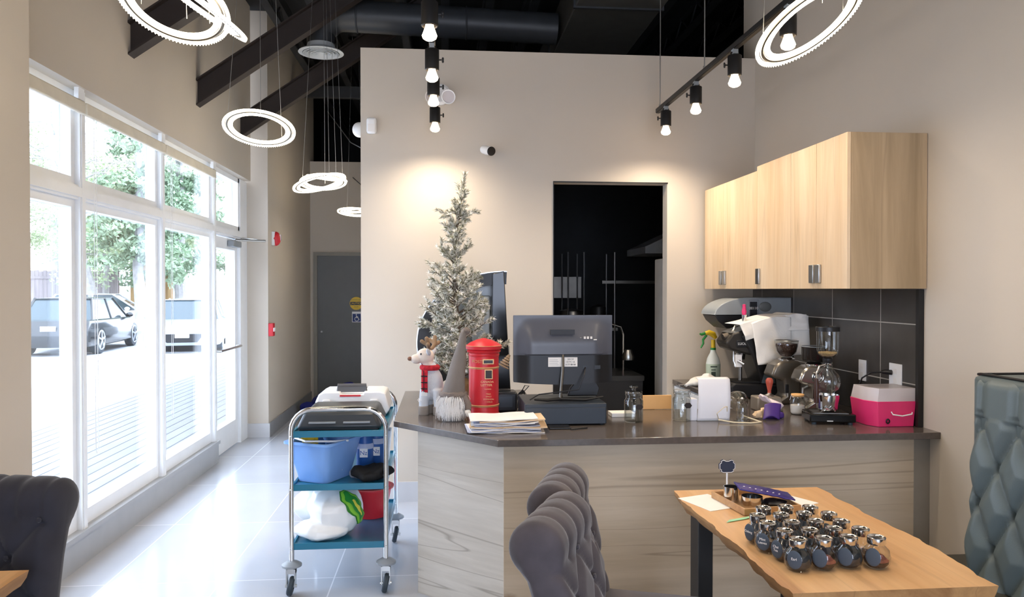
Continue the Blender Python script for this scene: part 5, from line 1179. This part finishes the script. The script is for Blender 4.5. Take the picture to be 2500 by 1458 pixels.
# pink box with clear lid
p = on(2160, 1047); t = thing('pink_caddy', 'translucent pink plastic box with a clear lid at the right end of the counter', 'box', SB(p, .0, .13, ZC)); t.scale = (.86, 1, 1); t.location.x += .004
b = MB(); lv = [[(-.10, -.085), (.115, -.085), (.115, .10), (-.14, .10), (-.14, -.02)], [(-.115, -.09), (.125, -.09), (.125, .11), (-.155, .11), (-.155, -.02)]]
vs = [(x, y, 0) for x, y in lv[0]]+[(x, y, .130) for x, y in lv[1]]+[(x*.95, y*.94, .130) for x, y in lv[1]]+[(x*.95, y*.94, .01) for x, y in lv[0]]; n = 5
b.add(vs, [(i*n+j, i*n+(j+1) % n, (i+1)*n+(j+1) % n, (i+1)*n+j) for i in range(3) for j in range(n)]+[tuple(range(n-1, -1, -1)), tuple(3*n+j for j in range(n))])
b.obj('box', 'pink', t, bevel=.004)
b = MB(); vs = [(x*.98, y*.98, .120) for x, y in lv[1]]+[(x*.94+.01, y*.92, .195) for x, y in lv[1]]
b.add(vs, [(j, (j+1) % n, n+(j+1) % n, n+j) for j in range(n)]+[tuple(n+j for j in range(n))]); b.obj('lid', 'clearplas', t, solid=.003, bevel=.004)
MB().box(.0, .05, -.06, .0, .10, .175).box(-.06, -.03, -.05, -.01, .10, .16).obj('contents', 'paper', t, bevel=.004)
MB().tube([(-.03, -.092, .078), (-.025, -.10, .065), (.03, -.105, .058), (.095, -.098, .066), (.1, -.092, .073)], .0035, 8).obj('rope_handle', 'whiteplas', t); MB().torus((-.05, -.092, .03), .010, .004, 20, 6, mtx=Matrix.Rotation(PI/2, 3, 'X')).obj('socket_ring', 'plblack', t)
# ---- on the side counter
p = on(1742, 914); t = thing('spray_bottle', 'white spray bottle with yellow and green trigger on the side worktop', 'bottle', (aY(1741, 900, 5.5).x, 5.5, ZC)); t.scale = (1.12, 1.12, 1.12)
MB().lathe([(0, 0), (.045, 0), (.047, .01), (.047, .13), (.040, .165), (.020, .205), (.016, .225), (0, .225)], n=28).obj('body', mat('milky_plastic', 'dfe3da', .35), t)
MB().lathe([(.0475, .035), (.0478, .13)], n=28).obj('label', mat('pale_label', 'bcc9b2', .6), t, recalc=False); MB().box(-.035, .01, -.0495, -.047, .11, .118).box(-.03, .0, -.0495, -.047, .05, .08).box(-.03, -.0, -.0495, -.047, .09, .096).obj('print', mat('label_ink', '46564a', .6), t)
MB().cyl((0, 0, .222), (0, 0, .236), .018).obj('green_collar', 'green', t); MB().tube([(0, 0, .236), (0, 0, .29)], [.015, .014], 14).tube([(.018, 0, .30), (.0, 0, .325), (-.03, 0, .338), (-.055, 0, .332)], [.012, .020, .018, .012], 14).obj('spray_head', 'yellow', t)
MB().tube([(-.045, 0, .32), (-.07, 0, .29), (-.068, 0, .265), (-.085, 0, .235)], [.008, .008, .007, .005], 10).tube([(-.05, 0, .335), (-.08, 0, .325), (-.092, 0, .33)], [.011, .009, .006], 10).obj('green_trigger', 'green', t)
t = MB().ell((0, 0, .03), (.09, .09, .03), 18).ell((.05, .04, .05), (.06, .05, .035), 14).ell((-.06, .02, .02), (.06, .07, .018), 14).jit(.03, 14).obj('folded_towel', 'towel', voxel=.007, sm=1); t.location = (1.875, 5.36, ZC-.0); tag(t, 'crumpled white tea towel at the edge of the side worktop', 'towel')
o = MB().box(-.09, .08, -.07, .07, 0, .012).obj('white_tray', 'paper', bevel=.003); o.location = (1.95, 5.14, ZC); o.rotation_euler = (0, 0, .2); tag(o, 'flat white pad beside the tea towel', 'pad')
o = MB().box(-.07, .07, -.03, .03, 0, .012).obj('yellow_sponge', 'yellow', bevel=.003); o.location = (1.96, 5.55, ZC); tag(o, 'thin yellow sponge left of the spray bottle base', 'sponge')
# espresso machine
def espresso():
    t = thing('espresso_machine', 'black lever style espresso machine draped with white paper towel', 'coffee machine', (2.05, 4.80, ZC), R_(0))
    MB().prism([(-.20, 0), (.16, 0), (.18, .03), (.18, .085), (-.21, .105), (-.235, .08), (-.225, .03)], -.13, .13, 'xz').obj('drip_base', 'plblack', t, bevel=.012)
    MB().box(-.20, -.02, -.10, .10, .1, .108).obj('drip_grid', 'matteblack', t)
    MB().prism([(-.02, .08), (.18, .08), (.19, .30), (.17, .44), (-.08, .455), (-.16, .40), (-.09, .28)], -.12, .12, 'xz').obj('tower', 'matteblack', t, bevel=.012)
    MB().prism([(-.09, .275), (-.23, .315), (-.255, .36), (-.21, .42), (-.08, .455), (.0, .35)], -.10, .10, 'xz').obj('control_head', mat('gunmetal', '3a3632', .35, .4), t, bevel=.012)
    MB().box(-.19, -.11, -.108, -.10, .33, .375).obj('control_panel', 'plblack', t, bevel=.004); text('lettering', 'LUOIA', .022, 'paper', t, (-.15, -.109, .352), FACE)
    MB().cyl((-.25, -.03, .385), (-.20, -.03, .40), .028, .024).obj('side_knob', 'dksteel', t)
    MB().prism([(-.22, .42), (-.07, .47), (-.02, .45), (-.08, .43)], -.09, .09, 'xz').obj('cup_rail', 'steel', t)
    MB().tube([(-.19, -.03, .42), (-.17, -.03, .46), (-.12, -.03, .475), (-.10, -.03, .50)], .009, 10).obj('lever_arm', 'chrome', t)
    MB().cyl((-.11, -.03, .47), (-.11, -.03, .535), .010, .017).obj('handle_socket', 'chrome', t); MB().lathe([(0, 0), (.012, .0), (.016, .02), (.010, .05), (.012, .065), (0, .07)], (-.11, -.03, .535), n=18).obj('pink_handle', 'pink', t)
    MB().cyl((-.13, -.02, .285), (-.13, -.02, .245), .032, .028).tube([(-.13, -.05, .26), (-.17, -.09, .235), (-.14, -.1, .22)], .010, 10).obj('group_head', 'chrome', t)
    MB().tube([(-.19, -.06, .30), (-.195, -.07, .24), (-.18, -.075, .20)], .005, 8).obj('steam_wand', 'chrome', t); MB().box(-.185, -.145, -.085, -.05, .2, .28).obj('hanging_tag', 'paper', t, bevel=.002)
    MB().prism([(-.03, .10), (.06, .10), (.03, .26), (.01, .24)], -.125, -.118, 'xz').obj('side_plate', mat('slate_plate', '5a666b', .3, .4), t)
    MB().tube([(-.135, -.03, .11), (-.135, -.03, .24)], .012, 12).obj('column', 'dksteel', t)
    # towels
    def tw(x0, x1, z0, z1, y, drop, sd):
        def fn(u, v):
            x = x0+(x1-x0)*u; zt = z0+(z1-z0)*u+.02*math.sin(PI*u)
            if v < .35: q = v/.35; return Vector((x-.02*(1-q), y+.20*(1-q), zt+.004*math.sin(9*u+sd)))
            q = (v-.35)/.65; n_ = noise.noise(Vector((u*3, q*3, sd)))*.012
            return Vector((x+.03*q*(1-u)+.004*n_*20*.1, y-.012-.02*math.sin(PI*q*.5)+n_-.016*math.sin(u*5+sd)*q, zt-drop*q*(.75+.25*u if sd < 2 else 1)))
        return fn
    p = thing('paper_towel', 'white paper towel sheets hanging over the front of the espresso machine', 'paper towel', (2.05, 4.80, ZC))
    MB().grid(tw(-.11, .15, .485, .53, -.135, .35, 1.0), 24, 30).obj('front_sheet', 'towel', p, solid=.002, recalc=False)
    MB().grid(tw(-.18, .26, .475, .54, -.125, .10, 2.7), 24, 20).obj('top_sheet', 'towel', p, solid=.002, recalc=False)
    MB().grid(tw(.10, .27, .52, .53, -.128, .26, 4.1), 16, 20).obj('rear_sheet', 'towel', p, solid=.002, recalc=False)
espresso()
# grinders
def grinder(x, y, label, hop, s, m, disc=False):
    t = thing('coffee_grinder', label, 'grinder', (x, y, ZC), 0, 'coffee grinders'); t.scale = (s, s, s)
    MB().prism([(-.10, 0), (.10, 0), (.10, .02), (.075, .06), (.075, .17), (.10, .19), (.10, .25), (.06, .30), (-.06, .30), (-.11, .27), (-.14, .20), (-.11, .18), (-.05, .17), (-.035, .06), (-.09, .025)], -.075, .075, 'xz').obj('body', m, t, bevel=.016)
    MB().lathe([(0, .298), (.055, .298), (.058, .31), (.045, .318), (0, .32)], n=28).obj('collar', 'chrome', t)
    if hop == 'bowl':
        MB().lathe([(.030, .32), (.040, .325), (.068, .36), (.078, .40), (.080, .435), (.077, .437)], n=36).obj('hopper', 'glass', t, ang=60); MB().lathe([(0, .322), (.036, .328), (.064, .362), (.073, .398), (.073, .415), (0, .42)], n=30).obj('beans', 'coffee', t); MB().torus((0, 0, .437), .079, .003, 36, 6).obj('hopper_rim', 'steel', t)
    else:
        MB().lathe([(.05, .32), (.072, .33), (.080, .345), (.080, .42), (.082, .425), (.082, .43), (0, .432)], n=36).obj('hopper', mat('smoked_plastic', '241f1d', .12, alpha=.85), t, ang=60); MB().torus((0, 0, .43), .081, .003, 36, 6).obj('hopper_rim', 'greyplas', t)
    if disc:
        mk = Matrix.Rotation(PI/2, 3, 'X')
        MB().torus((-.01, -.078, .225), .038, .005, 32, 8, mtx=mk).torus((-.01, -.078, .225), .024, .004, 28, 8, mtx=mk).obj('dial', 'chrome', t); MB().cyl((-.01, -.076, .225), (-.01, -.082, .225), .02).obj('dial_hub', 'steel', t)
        MB().tube([(-.08, -.07, .16), (-.115, -.08, .15), (-.12, -.08, .11), (-.08, -.08, .09)], .010, 10).obj('dosing_arm', 'steel', t)
    MB().box(-.045, -.02, -.085, -.076, .08, .14).obj('switch', 'plblack', t, bevel=.004)
    return t
p = on(1922, 985); grinder(2.10, 4.50, 'bronze grey coffee grinder with a glass bowl of beans beside the towel draped machine', 'bowl', .88, mat('bronze_metal', '7d766c', .3, .8))
grinder(2.16, 4.27, 'silver coffee grinder with a dark hopper behind the coffee siphon', 'drum', .85, mat('polished_metal', 'b9b4ac', .22, .9), True)
# tamper on a box
p = on(1900, 1010); t = thing('knock_box', 'taupe steel knock box behind the purple scoop', 'box', (1.855, 4.235, ZC))
MB().prism([(-.07, 0), (.085, 0), (.07, .082), (-.07, .082)], -.05, .06, 'xz').obj('box', mat('taupe_metal', 'a0968a', .35, .5), t, bevel=.008)
t = thing('tamper', 'coffee tamper with an orange red wooden handle standing on the knock box', 'tamper', (1.875, 4.235, ZC+.0825))
MB().lathe([(0, 0), (.026, 0), (.027, .006), (.014, .012), (.011, .018), (0, .018)], n=28).obj('base', 'steel', t); MB().lathe([(0, .018), (.011, .018), (.010, .03), (.020, .075), (.021, .09), (.014, .103), (0, .106)], n=28).obj('handle', mat('red_lacquer', 'b4503e', .35), t)
# ============================================================ THINGS ON THE TABLE
ZT = .7505
def jar_proto():
    t = thing('spice_jar', 'x', 'jar', (0, 0, ZT), 0, 'small chrome lidded spice jars on the table')
    MB().lathe([(0, 0), (.026, 0), (.038, .012), (.041, .034), (.036, .056), (.024, .068), (.023, .074)], n=30).obj('glass_body', 'glass', t, ang=60)
    MB().lathe([(0, .072), (.0255, .072), (.027, .075), (.027, .092), (.025, .0945), (.020, .0935), (.016, .090), (0, .090)], n=30).obj('lid', 'chrome', t)
    MB().ell((-.0375*math.sin(R_(58)), -.0375*math.cos(R_(58)), .040), (.022, .004, .028), 18, rot=Matrix.Rotation(R_(-58), 3, 'Z')).obj('chalk_label', mat('slate_label', '46505c', .7), t)
    MB().lathe([(0, .003), (.024, .003), (.034, .014), (.035, .02), (0, .024)], n=24).obj('tea_leaves', 'coffee', t)
    return t
lids = [(1882, 1240), (1926, 1239), (1968, 1240), (1871, 1258), (1913, 1257), (1957, 1256), (2009, 1254), (1897, 1278), (1941, 1274), (1986, 1272), (2044, 1270), (1933, 1293), (1977, 1291), (2023, 1288), (2077, 1288), (1964, 1311), (2011, 1309), (2059, 1307), (2110, 1307)]
rows = ['back row left', 'back row middle', 'back row right', 'second row left', 'second row middle', 'second row, third from left', 'second row right', 'third row left', 'third row middle', 'third row, third from left', 'third row right', 'fourth row left', 'fourth row middle', 'fourth row, third from left', 'fourth row right', 'front row left, nearest the camera', 'front row middle', 'front row, third from left', 'front row right, at the table middle']
proto = jar_proto(); pts = [aZ(x, y, ZT+.093) for x, y in lids]
# keep neighbours from touching
P = [[q.x, q.y] for q in pts]
for it in range(60):
    for i in range(len(P)):
        for j in range(i):
            dx, dy = P[i][0]-P[j][0], P[i][1]-P[j][1]; d = math.hypot(dx, dy)
            if d < .0835:
                k = (.0835-d)/2/d; P[i][0] += dx*k; P[i][1] += dy*k; P[j][0] -= dx*k; P[j][1] -= dy*k
rj = random.Random(4)
for i, (x, y) in enumerate(P):
    o = proto if i == 0 else copy_tree(proto)
    o.location = (x, y, ZT); o.rotation_euler = (0, 0, rj.uniform(-.25, .35)); o['label'] = 'glass spice jar with chrome lid, '+rows[i]+' of the cluster'
    if i in (15, 7, 11, 3):
        text('chalk_writing', ('Earl', 'Mint\nLeaves', 'Chai\nTea', 'Oolong')[(15, 7, 11, 3).index(i)], .011, 'paper', o, (-.0425*math.sin(R_(58)), -.0425*math.cos(R_(58)), .043), (PI/2, 0, R_(-58)), .0003)
    if i in (16, 18):
        q = MB().ell((0, 0, .022), (.031, .031, .019), 14).jit(.006, 70).obj('rose_buds', mat('rose_brown', '8a4a38', .8, var=.4, vs=80, bump=.5), o)
    if i in (15, 17): MB().lathe([(0, .004), (.024, .004), (.036, .014), (.038, .034), (.032, .05), (0, .054)], n=24).obj('dark_tea', mat('dark_tea', '1c1d20', .7, var=.4, vs=120, bump=.4), o)
# tray with cups
p = aZ(1812, 1246, ZT); a0 = aZ(1810, 1244, ZT); a1 = aZ(1737, 1193, ZT); a2 = aZ(1925, 1228, ZT)
t = thing('serving_tray', 'shallow pale wooden tray holding steel cups on the far end of the table', 'tray', (1.22, 2.885, ZT+.002), R_(8))
b = MB().box(-.115, .115, -.12, .12, 0, .006)
for (x0, x1, y0, y1) in ((-.12, -.112, -.12, .12), (.112, .12, -.12, .12), (-.12, .12, -.128, -.12), (-.12, .12, .12, .128)): b.box(x0, x1, y0, y1, 0, .024)
b.obj('tray_body', wood('tray_wood', 'd2a878', 'a87c4c', 'x', 2, crack=0), t, smooth=False)
for i, (x, y, r_, h, lb) in enumerate(((1.135, 2.915, .030, .058, 'small tall stainless steel cup at the left in the wooden tray'), (1.185, 2.83, .040, .042, 'wide low stainless steel cup at the front of the wooden tray'))):
    o = MB().lathe([(0, 0), (r_, 0), (r_, h), (r_-.002, h), (r_-.003, .003), (0, .003)], n=36).obj('steel_cup', 'chrome', ang=50); o.location = (x, y, ZT+.0085); tag(o, lb, 'cup', 'steel cups in the tray')
t = thing('chalkboard_sign', 'mini chalkboard sign with white scalloped outline on a white stick', 'sign', (1.135, 2.96, ZT+.009))
MB().tube([(0, 0, 0), (.0, 0, .10)], .0035, 8).obj('stick', 'whiteplas', t)
def scal(s): return [(x*s, .128+z*s) for x, z in ((-.028, -.022), (-.018, -.027), (.018, -.027), (.028, -.022), (.026, -.016), (.034, -.010), (.034, .010), (.026, .016), (.028, .022), (.018, .027), (.006, .022), (-.006, .022), (-.018, .027), (-.028, .022), (-.026, .016), (-.034, .010), (-.034, -.010), (-.026, -.016))]
MB().prism(scal(1.0), -.003, .003, 'xz').obj('board', mat('navy_board', '2c3244', .7), t); 
sc_ = [(x, -.0045, z) for x, z in scal(.92)]; MB().tube(sc_, .0013, 5, closed=True).obj('chalk_outline', 'paper', t)
t = thing('purple_packet', 'shiny purple foil packet lying across the steel cups', 'packet', (1.25, 2.87, ZT+.052), R_(-10))
MB().grid(lambda u, v: Vector(((u-.5)*.21, (v-.5)*.11, .024-.038*u+.010*math.sin(PI*v)*math.sin(PI*u)+.003*noise.noise(Vector((u*8, v*5, 1))))), 30, 16).obj('foil', mat('purple_foil', '473f8c', .28, .35, var=.2, vs=25), t, solid=.005, recalc=False)
q = MB()
for k in range(7): q.ell((-.085+.022*k, -.040-.001*k, .032-.0042*k), (.004, .003, .0015), 8)
q.obj('white_print', 'paper', t)
o = MB().ell((0, 0, .014), (.045, .035, .014), 16).jit(.01, 30).obj('black_pouch', mat('black_foil', '15141a', .3)); o.location = (1.275, 2.83, ZT+.009); tag(o, 'crumpled black pouch under the purple packet in the tray', 'pouch')
for i, (x, y, rz, w, h, lb) in enumerate(((1.05, 2.93, .35, .075, .10, 'white sheet of paper at the left of the wooden tray'), (1.38, 2.93, .5, .065, .09, 'white sheet of paper at the right of the wooden tray'))):
    o = MB().box(-w, w, -h, h, 0, .0012).obj('paper_sheet', 'paper', smooth=False); o.location = (x, y, ZT); o.rotation_euler = (0, 0, rz); tag(o, lb, 'paper')
p = aZ(1806, 1268, ZT)
o = MB().grid(lambda u, v: Vector(((u-.5)*.13+.02*v, (v-.5)*.028+.05*(u-.5), .001+.012*max(0, u-.75)*4*0+.010*max(0, u-.6))), 12, 3).obj('green_tape', mat('mint_tape', '9fd8ae', .5), solid=.001, recalc=False); o.location = (p.x, p.y, ZT+.0008); tag(o, 'strip of mint green tape stuck on the table in front of the tray', 'tape')
